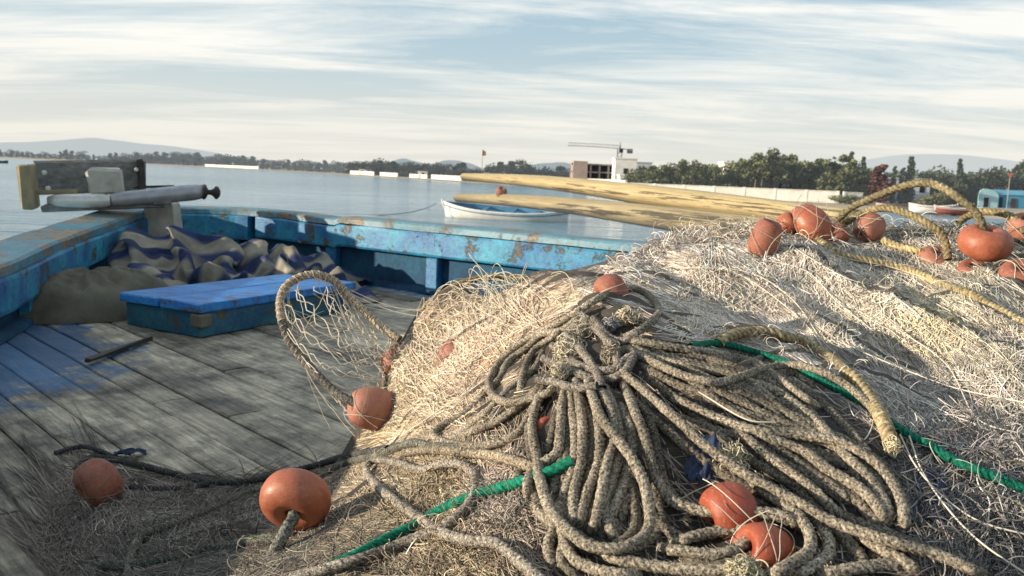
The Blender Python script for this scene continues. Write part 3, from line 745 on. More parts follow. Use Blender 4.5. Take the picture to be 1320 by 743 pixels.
def sheer(P):
    s_ = .475 + .015 * np.clip((P[:, 1] - 4) / 3, 0, 1)
    port_ = np.interp(P[:, 1], [0, 2.2, 3.2, 3.9, 4.95, 5.95, 6.8], [.52, .47, .37, .35, .385, .43, .488]); return np.where(P[:, 0] < -1.3, np.where(P[:, 1] < 6.8, port_, s_), s_)  # unseen near stretch of port rail raised to cast shade on the lower net
def sweep(name, i0, i1, prof, mat, wob=0.0, seed=1):
    P = railP[i0:i1]; Nn = Nout[i0:i1]; n = len(P); m = len(prof); V = []
    s = np.arange(n) * .06; z0 = sheer(P)
    for k in range(n):
        for j, (o_, zc, rel) in enumerate(prof):
            wv = wob * (vnoise(np.array([s[k] * 3.1 + j * 9]), np.array([j * 3.7]), seed)[0] - .5) * 2 if wob else 0
            wz = wob * (vnoise(np.array([s[k] * 4.1 + j * 5]), np.array([j * 1.7 + 9]), seed)[0] - .5) * 2 if wob else 0
            V.append((P[k][0] + Nn[k][0] * (o_ + wv), P[k][1] + Nn[k][1] * (o_ + wv), (z0[k] if rel else 0) + zc + wz))
    F = []
    for k in range(n - 1):
        for j in range(m): F.append((k * m + j, k * m + (j + 1) % m, (k + 1) * m + (j + 1) % m, (k + 1) * m + j))
    F += [tuple(range(m))[::-1], tuple(range((n - 1) * m, n * m))]
    o = mesh_np(name, V, F, mat, boat, shade=False)
    import bmesh
    bm = bmesh.new(); bm.from_mesh(o.data); bmesh.ops.recalc_face_normals(bm, faces=bm.faces); bm.to_mesh(o.data); bm.free()
    return o
nR = len(railP)
ib = int(np.argmin(np.linalg.norm(railP - np.array([-2.78, 6.83]), axis=1)))
ic = int(np.argmin(np.linalg.norm(railP - np.array([-2.05, 6.96]), axis=1)))
capprof = [(-.035, -.045, 1), (-.035, -.008, 1), (-.02, .004, 1), (.13, .012, 1), (.15, .0, 1), (.15, -.05, 1)]
capl = [(-.03, -.05, 1), (-.03, -.008, 1), (-.012, .006, 1), (.225, .018, 1), (.24, .0, 1), (.24, -.05, 1)]
sweep("gunwale", 0, ib, capl, m_capwood, .004)
sweep("gunwale", ib, nR, capprof, m_cap, .004, 3)
wale = [(-.045, -.215, 1), (-.052, -.20, 1), (-.052, -.065, 1), (-.045, -.051, 1), (.06, -.051, 1), (.06, -.215, 1)]
sweep("inner_wale", 0, ib, wale, m_turq, .003, 5)
sweep("bow_wale", ib, ic, [(-.075, -.24, 1), (-.08, -.22, 1), (-.08, -.06, 1), (-.07, -.047, 1), (.06, -.047, 1), (.06, -.24, 1)], m_turq, .003, 6)
sweep("inner_wale", ic, nR, wale, m_turq, .003, 7)
sweep("bulwark", 0, nR, [(.045, -.05, 0), (.045, -.06, 1), (.09, -.06, 1), (.09, -.05, 0)], m_inner, .004, 8)
sweep("hull", 0, nR, [(.095, -.05, 1), (.13, -.05, 1), (.10, -.6, 0), (-.1, -1.2, 0), (-.5, -1.9, 0), (-.55, -1.9, 0), (-.13, -1.2, 0), (.06, -.6, 0)], m_blue, 0)
sweep("waterway", 0, nR, [(-.035, .004, 0), (-.03, .03, 0), (.042, .045, 0), (.042, .004, 0)], m_inner, .003, 12)
k = 8; s_acc = 0
ribs = []
while k < nR - 6:
    if abs(k - ib) > 6 and abs(k - ic) > 3:
        a, n_ = railP[k], Nout[k]
        ax = np.array([[Trail[k][0], Trail[k][1], 0], [n_[0], n_[1], 0], [0, 0, 1]])
        MB().box((a[0] + n_[0] * .012, a[1] + n_[1] * .012, .15), (.11, .062, .22), ax=ax, bev=.008).build("rib", m_turq if k % 2 else m_blue, boat)
    k += 17
# deck planks, in the boat's own axes (u forward to the bow)
BANG = R(134)
uu = np.array([math.cos(BANG), math.sin(BANG)]); vv_ = np.array([-uu[1], uu[0]])
rl = railP @ np.stack([uu, vv_], 1)         # rail in (along, across)
mb = MB()
s0, s1 = rl[:, 1].min(), rl[:, 1].max()
poly = np.vstack([rl + 0, rl[:1]])
def cross_range(s):
    ts = []
    for a, b_ in zip(poly[:-1], poly[1:]):
        if (a[1] - s) * (b_[1] - s) < 0: ts.append(a[0] + (b_[0] - a[0]) * (s - a[1]) / (b_[1] - a[1]))
    return (min(ts), max(ts)) if len(ts) >= 2 else None
s = s0 + .06; DV = []; DF = []; DC = []
while s < s1 - .1:
    wpl = random.choice([.10, .12, .13, .15]); rg = cross_range(s + wpl / 2)
    if rg:
        a0, a1 = rg[0] + .02, rg[1] + .05
        cuts = [a0]; q = a1
        br = []
        t = a0 + random.uniform(.6, 2.0)
        while t < a1 - .4: br.append(t); t += random.uniform(1.6, 2.8)
        ends = [a0] + br + [a1]
        for e0, e1 in zip(ends[:-1], ends[1:]):
            nseg = max(2, int((e1 - e0) / .12)); tone = random.uniform(.5, 1.12); dz = random.uniform(-.003, .003); b0 = len(DV)
            g = random.uniform(.0018, .0034)
            for i in range(nseg + 1):
                tt = e0 + .003 + (e1 - e0 - .006) * i / nseg
                for (so_, zo) in ((g, -.03), (g, -.004), (g + .006, .0), (wpl / 2, .002), (wpl - g - .006, .0), (wpl - g, -.004), (wpl - g, -.03)):
                    wob = .007 * (vnoise(np.array([tt * 2.3]), np.array([s * 7 + so_ * 3]), 4)[0] - .5)
                    lx, ly = tt, s + so_ + wob
                    DV.append((lx, ly, zo + dz))
                    wp = uu * lx + vv_ * ly
                    # blue paint remains near the sides, the bow and in the dark left corner
                    d_ = np.min(np.linalg.norm(railP - wp, axis=1)); blue = .50 * math.exp(-(d_ / .42) ** 2) + .36 * math.exp(-((wp[0] + 1.75) ** 2 + (wp[1] - 3.5) ** 2) / .6)
                    DC.append((tone, tone, min(.75, blue)))
            for i in range(nseg):
                for j in range(6): DF.append((b0 + i * 7 + j, b0 + i * 7 + j + 1, b0 + i * 7 + 8 + j, b0 + i * 7 + 7 + j))
            DF.append(tuple(b0 + j for j in range(7))); DF.append(tuple(b0 + nseg * 7 + j for j in range(7))[::-1])
    s += wpl
dk = mesh_np("deck", np.array(DV), DF, m_deck, None, np.array(DC), False)
dk.parent = boat; dk.location = (0, -2.5, 0); dk.rotation_euler = (0, 0, BANG)
V = [(*(p - n_ * .02), -.036) for p, n_ in zip(railP, Nout)]
mesh_np("deck_beams", V, [tuple(range(len(V)))[::-1]], m_gap, boat, shade=False)
# bow post
pc = at(209, 290, 6.58)
mb = MB(); V = []
for zc, hw in ((.0, .15), (.30, .13), (.53, .105), (.545, .09)):
    V += [(pc[0] - hw, pc[1] - .07, zc), (pc[0] + hw, pc[1] - .07, zc), (pc[0] + hw, pc[1] + .09, zc), (pc[0] - hw, pc[1] + .09, zc)]
mb.add(V, [(3, 2, 1, 0)] + [(k * 4 + j, k * 4 + (j + 1) % 4, k * 4 + 4 + (j + 1) % 4, k * 4 + 4 + j) for k in range(3) for j in range(4)] + [(12, 13, 14, 15)])
mb.build("bow_post", m_palewood, boat)
# roller bracket on the bow
def atb(px, py, Y): return at(px, py, Y * 1.06)
A = atb(52, 257, 5.75); B = atb(270, 251, 6.15); dv = norm(B - A)
nrm = norm(np.cross(dv, [0, 0, 1.0])); 
if nrm[1] < 0: nrm = -nrm
axr = np.array([dv, nrm, np.cross(dv, nrm)]); 
if axr[2][2] < 0: axr[2] = -axr[2]
br = empty("anchor_roller", (A + B) / 2, "weathered wood and steel anchor roller bracket on the bow gunwale", "anchor roller")
E0 = atb(37, 241, 5.7); MB().box(E0, (.075, .34, .31), ax=axr, bev=.012, jit=.004).build("end_board", m_yelwood, br)
p0, p1 = atb(44, 231, 5.9), atb(186, 226, 6.3); MB().box((p0 + p1) / 2, (np.linalg.norm(p1 - p0), .05, .24), ax=axr, bev=.01, jit=.005).build("back_board", m_greywood, br)
p = atb(183, 226, 6.25); MB().box(p, (.05, .20, .23), ax=axr, bev=.01, jit=.006).build("end_board", m_black, br)
p = atb(136, 234, 5.92); MB().box(p, (.235, .13, .19), ax=axr, bev=.02, jit=.008).build("block", m_palewood, br)
p = atb(127, 233, 5.84)
p0, p1 = atb(62, 259, 5.72), atb(143, 259, 5.8); t = np.linspace(0, 1, 8)
P = p0 + (p1 - p0) * t[:, None]; mb = MB(); mb.tube(P, np.array([.03, .048, .05, .05, .05, .05, .05, .035]), 16); mb.build("roller", m_steel, br, True)
p0, p1 = atb(143, 258, 5.81), atb(264, 247, 6.1); P = p0 + (p1 - p0) * t[:, None]
mb = MB(); mb.tube(P, np.array([.045, .055, .055, .058, .06, .06, .06, .05]), 16); mb.build("pipe", m_steel2, br, True)
p0, p1 = atb(262, 247.5, 6.09), atb(284, 249, 6.14); P = p0 + (p1 - p0) * np.linspace(0, 1, 8)[:, None]
mb = MB(); mb.tube(P, np.array([.06, .055, .02, .02, .028, .05, .048, .02]), 14); mb.build("spindle_knob", m_black, br, True)
p0, p1 = atb(48, 248, 5.7), atb(100, 247, 5.78); MB().box((p0 + p1) / 2, (np.linalg.norm(p1 - p0), .04, .03), ax=axr, bev=.006).build("rail", m_yelwood, br)
p = atb(209, 259, 5.98); MB().box(p, (.13, .13, .06), ax=axr, bev=.01).build("saddle", m_greywood, br)
p = atb(135, 266, 5.9); MB().box(p, (.8, .2, .05), ax=axr, bev=.01, jit=.003).build("base_plank", m_greywood, br)
for bx_, by_, bY in ((57, 223, 5.80), (176, 219, 6.17), (62, 243, 5.82)):
    c_ = atb(float(bx_), float(by_), bY); t_ = np.linspace(0, 1, 4)[:, None]; MB().tube(c_ - nrm * .03 + nrm * .05 * t_, np.array([.012, .018, .018, .018]), 8).build("bolt", m_steel, br)
p = atb(198, 241, 6.25); MB().box(p, (.3, .03, .02), ax=axr, bev=.004).build("strap", m_black, br)

# chock that carries the upper spar on the rail
ck = UP[0] + (UP[1] - UP[0]) * .998; ck_r = railP[np.argmin(np.linalg.norm(railP - ck[:2], axis=1))]
o = MB().box((ck_r[0] + .03, ck_r[1] + .04, (.492 + ck[2] - .085) / 2), (.16, .12, max(.02, ck[2] - .085 - .492)), .6, bev=.008).build("spar_chock", m_greywood); tag(o, "grey wooden chock on the far rail carrying the upper spar", "chock")
# hatch box
hF = np.array([-1.50, 4.06]); d2 = norm(np.array([.47, .88])); d1 = np.array([-d2[1], d2[0]])
Lh, Wh, Hh = 1.20, .60, .125
hc = hF + d2 * Lh / 2 + d1 * Wh / 2; rz = math.atan2(d2[1], d2[0])
ht = empty("hatch_box", (*hc, 0), "bright blue low wooden hatch box on the grey deck", "hatch")
MB().box((*hc, Hh / 2 + .003), (Lh - .05, Wh - .05, Hh), rz, bev=.006, jit=.002).build("coaming", m_coam, ht)
lid = None
for k in range(2):
    c_ = hc + d1 * (Wh / 4) * (1 if k else -1)
    MB().box((*c_, Hh + .028 - .002 * k), (Lh, Wh / 2 - .014, .045), rz, bev=.006, jit=.0015).build("lid_board", m_lid, ht)
MB().box((*(hF + d2 * .03 + d1 * .03), Hh * .72), (.075, .075, Hh * .5), rz, bev=.006).build("corner_post", m_sack, ht)
# sack
gx, gy = np.meshgrid(np.linspace(0, 2 * math.pi, 72, endpoint=False), np.linspace(0, 1, 26), indexing='ij')
sc = np.array([-2.18, 4.55])
def lump(name, c, rx, ry, h, mat, seed, rz=0, sq=.6, amp=.22):
    a, q = gx, gy; prof = np.clip(1 - q ** 2.6, 0, 1) ** sq
    rr = q * (1 + amp * (fbm(np.cos(a) * 1.6 + 5, np.sin(a) * 1.6 + q * 1.2, seed) - .5) * 2)
    X = np.cos(a) * rr * rx; Yq = np.sin(a) * rr * ry
    fold = np.abs(fbm(X * 5 / max(rx, .2) + 3, Yq * 2.2 / max(ry, .2), seed + 5, 4) - .5) * .9
    Z = h * prof * (1 - fold * .9) + .004
    V = np.stack([c[0] + X * math.cos(rz) - Yq * math.sin(rz), c[1] + X * math.sin(rz) + Yq * math.cos(rz), Z], -1).reshape(-1, 3)
    idx = np.arange(gx.size).reshape(gx.shape); i2 = np.roll(idx, -1, 0)
    Q = np.stack([idx[:, :-1], i2[:, :-1], i2[:, 1:], idx[:, 1:]], -1).reshape(-1, 4)
    return mesh_np(name, V, Q, mat, loc=(c[0], c[1], 0))
tag(lump("sack", (-2.28, 4.66), .46, .30, .26, m_sack, 3, rz=1.0), "dusty brown sack slumped against the left bulwark", "sack")
# striped cloth heap at the bow: the settled folds of a draped sheet, one row of points per line
CLOTH = [
[-353,-293,17,-387,-314,18,-401,-319,18,-428,-327,17,-440,-328,18,-442,-310,25,-447,-294,18,-448,-284,20,-436,-264,26,-427,-244,18,-412,-230,18,-403,-213,30,-399,-211,18,-394,-188,19,-392,-167,19,-393,-157,21,-389,-147,28,-388,-138,23,-387,-120,32,-394,-108,36,-393,-97,34,-396,-78,32,-397,-66,36,-397,-54,36,-404,-48,44,-409,-40,41,-418,-18,41,-423,4,43,-425,14,44,-431,33,47,-433,44,48,-429,64,55,-423,83,57,-419,93,60,-409,111,68,-399,130,72,-398,140,75,-387,158,81,-384,167,84,-378,186,89],
[-376,-348,18,-401,-352,17,-413,-355,19,-426,-344,29,-426,-333,30,-421,-310,24,-411,-286,21,-406,-274,17,-388,-254,31,-367,-234,17,-359,-232,29,-348,-209,18,-346,-198,18,-346,-183,27,-345,-167,19,-349,-163,28,-349,-145,31,-352,-139,23,-357,-125,26,-363,-107,31,-364,-97,31,-368,-78,34,-372,-60,40,-376,-50,43,-388,-36,42,-390,-28,46,-399,-8,45,-409,4,57,-412,13,57,-415,29,58,-412,38,53,-411,57,58,-399,74,66,-393,84,69,-378,102,73,-361,122,77,-357,128,86,-345,145,88,-339,153,92,-332,169,104],
[-378,-361,19,-399,-360,19,-407,-357,25,-414,-342,31,-410,-331,25,-398,-305,22,-387,-280,21,-373,-263,17,-353,-245,35,-340,-232,19,-337,-218,17,-333,-203,31,-334,-193,31,-331,-184,25,-338,-170,24,-337,-161,25,-340,-146,32,-343,-141,23,-348,-123,27,-354,-105,29,-357,-98,36,-359,-78,34,-363,-61,40,-367,-51,38,-378,-38,47,-382,-29,43,-386,-14,55,-392,5,55,-397,14,55,-399,29,61,-392,38,54,-382,56,59,-374,71,71,-365,80,67,-350,98,75,-336,113,85,-330,119,95,-335,132,116,-335,140,119,-337,157,129],
[-381,-382,23,-376,-362,33,-375,-353,26,-365,-325,25,-361,-311,25,-347,-285,21,-329,-261,19,-328,-252,25,-312,-241,27,-315,-228,22,-312,-220,18,-313,-204,28,-314,-195,30,-314,-182,24,-318,-175,29,-313,-165,33,-314,-145,23,-314,-134,25,-313,-113,33,-315,-103,39,-316,-96,34,-314,-74,37,-319,-57,44,-324,-48,43,-328,-33,47,-331,-24,48,-338,-6,51,-342,12,56,-346,20,59,-354,30,76,-342,34,75,-339,50,80,-346,66,102,-353,74,104,-364,93,104,-374,114,95,-376,120,102,-369,139,94,-366,149,94,-356,166,99],
[-337,-372,21,-329,-345,18,-323,-330,18,-313,-305,18,-311,-293,18,-307,-274,26,-305,-262,28,-302,-257,18,-299,-239,18,-291,-230,33,-284,-222,33,-282,-209,18,-280,-198,18,-275,-178,30,-281,-159,49,-290,-154,56,-311,-142,67,-320,-136,67,-334,-121,63,-350,-105,55,-344,-100,48,-361,-91,55,-366,-73,52,-361,-65,49,-359,-45,51,-354,-36,54,-355,-17,60,-359,-6,76,-357,-3,85,-362,16,88,-366,25,91,-375,45,95,-373,62,102,-380,70,97,-386,90,94,-389,110,95,-389,120,98,-380,138,103,-376,147,105,-362,162,114],
[-309,-359,22,-304,-335,18,-303,-324,18,-304,-304,25,-302,-291,25,-300,-279,26,-298,-267,29,-293,-258,28,-285,-245,17,-276,-231,19,-269,-224,19,-261,-206,31,-265,-199,39,-282,-186,58,-302,-174,62,-312,-166,62,-329,-152,51,-332,-142,49,-345,-126,43,-364,-118,47,-367,-115,37,-376,-95,37,-379,-75,41,-380,-66,44,-374,-47,51,-373,-38,54,-358,-28,67,-369,-14,76,-368,-6,82,-370,12,92,-366,20,98,-379,39,102,-379,59,108,-375,69,108,-380,86,103,-374,106,103,-375,113,111,-370,129,119,-365,137,123,-354,152,133],
[-274,-342,26,-278,-328,27,-281,-318,24,-282,-303,27,-280,-294,22,-277,-286,28,-256,-276,26,-254,-269,35,-267,-255,38,-276,-249,51,-286,-242,49,-301,-228,46,-306,-219,48,-317,-201,37,-329,-182,32,-334,-174,31,-355,-164,35,-355,-156,41,-360,-139,44,-376,-130,50,-378,-120,49,-380,-105,49,-378,-84,58,-380,-73,59,-364,-58,57,-358,-50,62,-360,-42,80,-353,-24,91,-349,-15,95,-344,3,103,-340,13,104,-338,33,105,-337,53,107,-333,63,105,-335,82,99,-329,98,109,-320,105,113,-314,118,112,-305,129,109,-297,146,118],
[-271,-349,21,-270,-327,18,-267,-315,17,-264,-301,19,-257,-293,21,-253,-294,36,-270,-285,50,-278,-278,46,-290,-270,38,-297,-259,46,-303,-250,41,-310,-233,41,-315,-223,37,-325,-205,38,-334,-186,38,-333,-177,39,-351,-170,43,-356,-162,48,-362,-144,50,-368,-130,59,-365,-122,54,-369,-106,61,-365,-84,69,-365,-75,69,-353,-66,69,-349,-59,76,-332,-41,85,-329,-21,87,-324,-10,84,-328,5,80,-331,15,78,-329,35,77,-323,54,78,-319,63,79,-311,81,83,-299,95,93,-297,99,103,-290,116,104,-281,127,101,-277,145,110],
[-243,-337,19,-232,-315,26,-241,-319,36,-254,-333,43,-266,-338,49,-288,-326,48,-303,-315,37,-307,-306,37,-315,-288,40,-311,-270,44,-316,-261,43,-310,-241,46,-314,-233,50,-311,-213,56,-314,-194,60,-308,-185,57,-316,-173,68,-315,-163,73,-321,-145,80,-322,-125,80,-321,-115,78,-318,-94,74,-315,-77,60,-315,-69,52,-310,-61,55,-301,-49,47,-294,-28,50,-292,-12,54,-287,-2,56,-281,10,64,-279,20,62,-279,21,81,-275,38,89,-273,46,83,-270,65,82,-265,84,83,-263,92,89,-263,111,92,-261,120,98,-259,140,101],
[-230,-356,20,-256,-359,26,-264,-367,33,-283,-360,41,-297,-361,37,-304,-343,47,-310,-325,51,-304,-311,51,-299,-290,60,-286,-270,56,-282,-261,64,-271,-240,66,-269,-230,67,-264,-209,63,-264,-190,56,-266,-180,51,-272,-165,53,-273,-155,54,-279,-138,44,-282,-121,38,-279,-114,45,-280,-95,41,-276,-80,42,-268,-68,41,-265,-47,47,-267,-49,56,-268,-37,60,-260,-22,63,-262,-13,68,-261,5,75,-258,7,65,-262,26,67,-259,34,82,-258,41,90,-254,58,76,-244,79,84,-237,88,90,-229,109,94,-223,119,97,-218,139,104],
[-238,-373,19,-267,-376,18,-282,-378,20,-293,-368,34,-297,-366,44,-298,-346,52,-289,-318,57,-282,-304,58,-274,-282,65,-262,-259,59,-265,-255,47,-251,-236,51,-245,-224,51,-254,-211,36,-255,-191,29,-261,-183,28,-263,-165,28,-271,-157,35,-266,-140,36,-271,-124,28,-274,-115,32,-268,-98,39,-265,-81,45,-264,-72,49,-259,-51,43,-260,-55,54,-261,-42,63,-256,-29,72,-257,-19,75,-252,0,79,-252,10,76,-251,27,66,-246,28,86,-239,38,81,-228,58,80,-217,79,85,-211,89,89,-200,110,96,-195,119,100,-187,135,118],
[-257,-403,18,-273,-395,22,-271,-385,27,-272,-372,44,-265,-359,51,-257,-333,58,-243,-302,62,-241,-290,51,-238,-268,32,-225,-242,34,-229,-232,33,-227,-216,17,-222,-211,26,-227,-197,25,-231,-184,24,-238,-180,19,-245,-164,33,-252,-163,25,-253,-142,24,-257,-124,32,-259,-116,39,-251,-106,38,-242,-88,36,-237,-80,39,-234,-67,49,-230,-60,43,-221,-48,54,-220,-29,53,-222,-20,56,-218,-10,57,-214,-1,60,-199,17,66,-191,35,78,-190,43,81,-189,60,101,-210,76,115,-201,79,121,-212,98,128,-213,109,128,-210,122,115],
[-246,-399,17,-239,-392,35,-235,-377,38,-227,-347,43,-221,-331,43,-218,-304,35,-208,-281,40,-204,-264,35,-210,-247,30,-208,-234,18,-207,-231,29,-211,-216,17,-207,-208,24,-207,-193,25,-212,-176,20,-217,-181,32,-221,-160,29,-228,-154,40,-247,-150,51,-224,-146,46,-218,-138,44,-203,-123,47,-199,-105,57,-200,-97,65,-205,-79,70,-210,-70,72,-211,-62,76,-211,-42,76,-214,-33,73,-211,-17,82,-209,-9,88,-207,7,92,-212,26,102,-215,33,109,-214,50,122,-225,66,132,-225,75,129,-229,97,126,-227,107,127,-226,127,126],
[-220,-396,27,-223,-370,20,-220,-353,20,-213,-327,27,-204,-319,31,-199,-294,35,-200,-271,31,-196,-264,38,-203,-251,26,-197,-232,26,-200,-224,20,-196,-213,24,-189,-205,17,-189,-186,22,-200,-173,42,-208,-168,44,-235,-171,52,-228,-166,61,-231,-155,69,-206,-152,63,-204,-143,66,-216,-126,75,-214,-116,79,-221,-108,84,-221,-89,88,-230,-84,86,-234,-65,86,-234,-46,84,-234,-36,85,-231,-16,88,-226,-9,93,-217,6,104,-207,21,111,-213,26,118,-214,43,128,-216,63,135,-213,73,135,-215,93,136,-216,103,136,-210,122,141],
[-187,-365,21,-184,-340,18,-185,-330,17,-190,-317,28,-188,-310,21,-193,-291,17,-178,-281,27,-179,-273,21,-162,-257,18,-160,-241,31,-167,-238,41,-185,-230,43,-194,-225,38,-216,-221,46,-223,-216,68,-220,-207,74,-210,-190,83,-209,-180,83,-197,-170,100,-196,-149,94,-202,-144,103,-202,-126,94,-212,-124,110,-216,-114,111,-221,-97,103,-221,-89,110,-223,-69,108,-220,-51,98,-220,-41,98,-217,-29,86,-214,-19,91,-197,-5,102,-189,14,109,-186,25,109,-183,47,103,-175,65,107,-172,74,111,-169,95,111,-160,103,113,-152,117,124],
[-179,-356,19,-176,-342,33,-177,-332,27,-172,-316,20,-167,-310,29,-157,-301,29,-155,-295,35,-165,-294,39,-184,-286,51,-197,-272,58,-200,-263,63,-188,-248,57,-186,-239,63,-188,-225,74,-197,-211,61,-196,-201,65,-192,-189,68,-187,-185,77,-185,-171,86,-184,-154,90,-183,-149,100,-186,-130,105,-194,-115,98,-191,-108,106,-196,-93,101,-199,-83,103,-199,-63,91,-191,-47,90,-186,-38,94,-180,-29,72,-168,-23,78,-161,-1,73,-150,21,70,-143,32,72,-132,52,79,-126,66,92,-123,74,86,-112,91,92,-107,96,98,-101,102,112],
[-173,-360,18,-172,-337,24,-163,-332,32,-151,-318,32,-141,-311,27,-135,-306,45,-156,-305,62,-165,-299,65,-180,-285,78,-188,-273,81,-187,-262,80,-181,-244,74,-176,-241,65,-181,-226,68,-188,-212,59,-191,-203,54,-189,-184,58,-184,-177,63,-173,-172,77,-167,-153,80,-167,-144,83,-172,-133,89,-171,-115,95,-169,-104,93,-174,-85,91,-181,-78,87,-183,-62,76,-164,-44,78,-158,-38,85,-156,-30,64,-145,-20,68,-140,0,63,-123,22,69,-117,32,73,-113,45,86,-105,62,83,-100,70,86,-98,82,89,-95,91,92,-91,96,111],
[-152,-348,34,-137,-346,27,-138,-342,45,-131,-339,59,-138,-337,72,-144,-320,93,-147,-300,107,-151,-291,104,-160,-274,98,-168,-264,81,-175,-271,70,-170,-253,63,-168,-243,54,-161,-226,48,-156,-212,45,-159,-204,39,-163,-187,26,-162,-176,22,-164,-155,22,-165,-136,27,-164,-127,29,-153,-109,32,-155,-94,37,-160,-88,42,-150,-71,42,-142,-62,45,-134,-62,57,-120,-55,70,-116,-45,69,-111,-28,55,-108,-18,59,-104,2,65,-102,14,79,-99,23,72,-94,42,75,-95,52,92,-88,56,84,-79,75,87,-73,80,97,-67,90,110],
[-125,-377,41,-107,-356,53,-109,-359,68,-114,-345,90,-118,-336,95,-125,-318,99,-139,-304,94,-144,-295,90,-145,-275,79,-146,-268,64,-149,-262,55,-142,-252,31,-137,-240,23,-126,-223,29,-117,-202,18,-116,-190,20,-113,-173,32,-109,-165,28,-115,-157,31,-112,-141,38,-112,-139,26,-119,-128,44,-116,-110,48,-115,-100,47,-115,-86,46,-119,-80,55,-114,-67,42,-104,-57,55,-96,-52,63,-94,-35,59,-92,-26,57,-84,-13,70,-70,2,74,-67,10,78,-57,24,90,-55,34,106,-49,41,102,-31,57,109,-25,65,106,-11,79,115],
[-103,-372,46,-95,-360,64,-98,-358,76,-106,-344,89,-110,-335,93,-124,-322,84,-139,-308,78,-142,-299,69,-133,-282,55,-134,-260,42,-125,-250,41,-123,-239,30,-112,-232,18,-102,-212,21,-94,-193,21,-97,-184,24,-97,-172,32,-94,-170,19,-100,-154,24,-98,-142,35,-101,-136,27,-105,-128,38,-107,-111,42,-114,-105,38,-112,-93,51,-111,-85,58,-106,-75,41,-91,-65,53,-87,-56,54,-76,-44,55,-67,-39,63,-63,-27,76,-47,-15,88,-45,-8,95,-38,7,105,-22,21,115,-19,31,117,-10,49,116,1,56,115,7,64,101],
[-84,-371,46,-81,-357,59,-82,-349,66,-88,-328,72,-94,-317,71,-107,-297,65,-117,-276,58,-119,-264,49,-106,-262,28,-94,-257,17,-89,-251,26,-81,-230,18,-84,-223,25,-85,-205,20,-79,-197,32,-81,-188,37,-81,-175,26,-77,-166,29,-77,-157,30,-76,-142,30,-76,-132,27,-79,-118,37,-82,-101,40,-86,-106,50,-87,-89,62,-90,-82,72,-68,-82,59,-52,-87,50,-49,-86,60,-30,-76,75,-25,-69,81,-8,-57,90,6,-41,94,11,-32,94,18,-13,90,26,4,96,22,13,95,27,33,94,24,41,90,20,59,89],
[-77,-367,38,-70,-344,48,-71,-336,54,-77,-309,52,-82,-298,50,-92,-277,49,-108,-270,26,-96,-270,32,-88,-265,30,-85,-262,22,-81,-253,18,-77,-236,24,-76,-226,27,-74,-209,18,-69,-193,24,-63,-192,32,-63,-179,29,-66,-177,19,-55,-158,22,-54,-139,27,-54,-127,32,-61,-111,33,-62,-106,58,-66,-100,64,-75,-100,88,-65,-96,82,-51,-103,67,-31,-98,61,-24,-93,59,-6,-84,73,3,-78,80,11,-61,76,22,-45,84,29,-39,88,34,-21,89,34,0,88,31,11,87,29,27,87,20,35,85,11,54,92],
[-89,-326,22,-103,-330,47,-114,-323,42,-125,-313,24,-119,-305,19,-102,-302,27,-88,-295,19,-86,-290,27,-73,-279,35,-68,-269,18,-63,-261,24,-51,-243,18,-43,-234,18,-31,-220,25,-38,-212,44,-46,-207,47,-61,-193,46,-65,-184,47,-79,-171,40,-90,-156,45,-93,-154,55,-85,-145,73,-69,-142,86,-61,-139,92,-46,-126,89,-36,-123,82,-25,-117,68,-2,-115,74,6,-108,73,16,-94,73,24,-87,73,24,-67,69,36,-56,75,35,-44,74,27,-22,72,17,-4,75,6,6,81,-1,17,102,-4,27,106,-19,31,87],
[-117,-363,36,-132,-352,22,-124,-346,17,-112,-334,24,-105,-329,19,-90,-316,17,-77,-309,21,-71,-304,35,-51,-296,18,-25,-281,18,-20,-273,24,-34,-265,46,-47,-263,39,-66,-251,29,-84,-242,31,-90,-234,33,-97,-222,47,-95,-215,53,-89,-200,61,-80,-191,66,-76,-182,61,-66,-175,77,-54,-160,80,-44,-156,83,-38,-143,79,-28,-140,81,-21,-135,64,-8,-123,53,-4,-114,51,0,-95,49,0,-84,49,3,-69,60,-1,-55,77,-4,-46,83,-17,-28,90,-30,-5,89,-32,5,89,-32,32,82,-31,43,82,-26,68,85],
[-128,-374,28,-122,-359,24,-117,-353,18,-106,-341,28,-97,-335,22,-77,-325,16,-64,-318,38,-58,-316,27,-29,-304,22,-24,-290,41,-35,-285,38,-54,-276,49,-67,-272,42,-79,-263,31,-94,-254,45,-96,-245,48,-86,-231,54,-91,-226,61,-83,-210,70,-74,-199,66,-71,-189,69,-60,-179,72,-47,-166,81,-50,-161,71,-35,-150,70,-38,-140,65,-39,-121,65,-28,-106,58,-26,-98,52,-27,-87,52,-25,-81,59,-24,-67,72,-31,-44,72,-32,-33,73,-27,-10,66,-24,10,71,-18,21,71,-15,36,78,-13,48,84,-11,70,85],
[-121,-389,23,-103,-378,18,-96,-374,24,-76,-362,18,-62,-359,20,-48,-353,42,-23,-341,39,-18,-331,49,-33,-313,56,-52,-307,58,-57,-304,50,-75,-292,51,-76,-282,51,-73,-270,49,-80,-256,43,-79,-251,51,-73,-233,54,-71,-230,64,-62,-218,65,-50,-195,60,-46,-191,49,-27,-183,54,-27,-170,44,-31,-164,36,-34,-144,26,-33,-133,27,-28,-112,33,-23,-103,34,-23,-94,35,-16,-75,40,-14,-66,43,-8,-52,54,6,-37,56,1,-25,55,5,-8,66,8,13,66,5,18,74,3,39,76,4,45,83,-1,64,83],
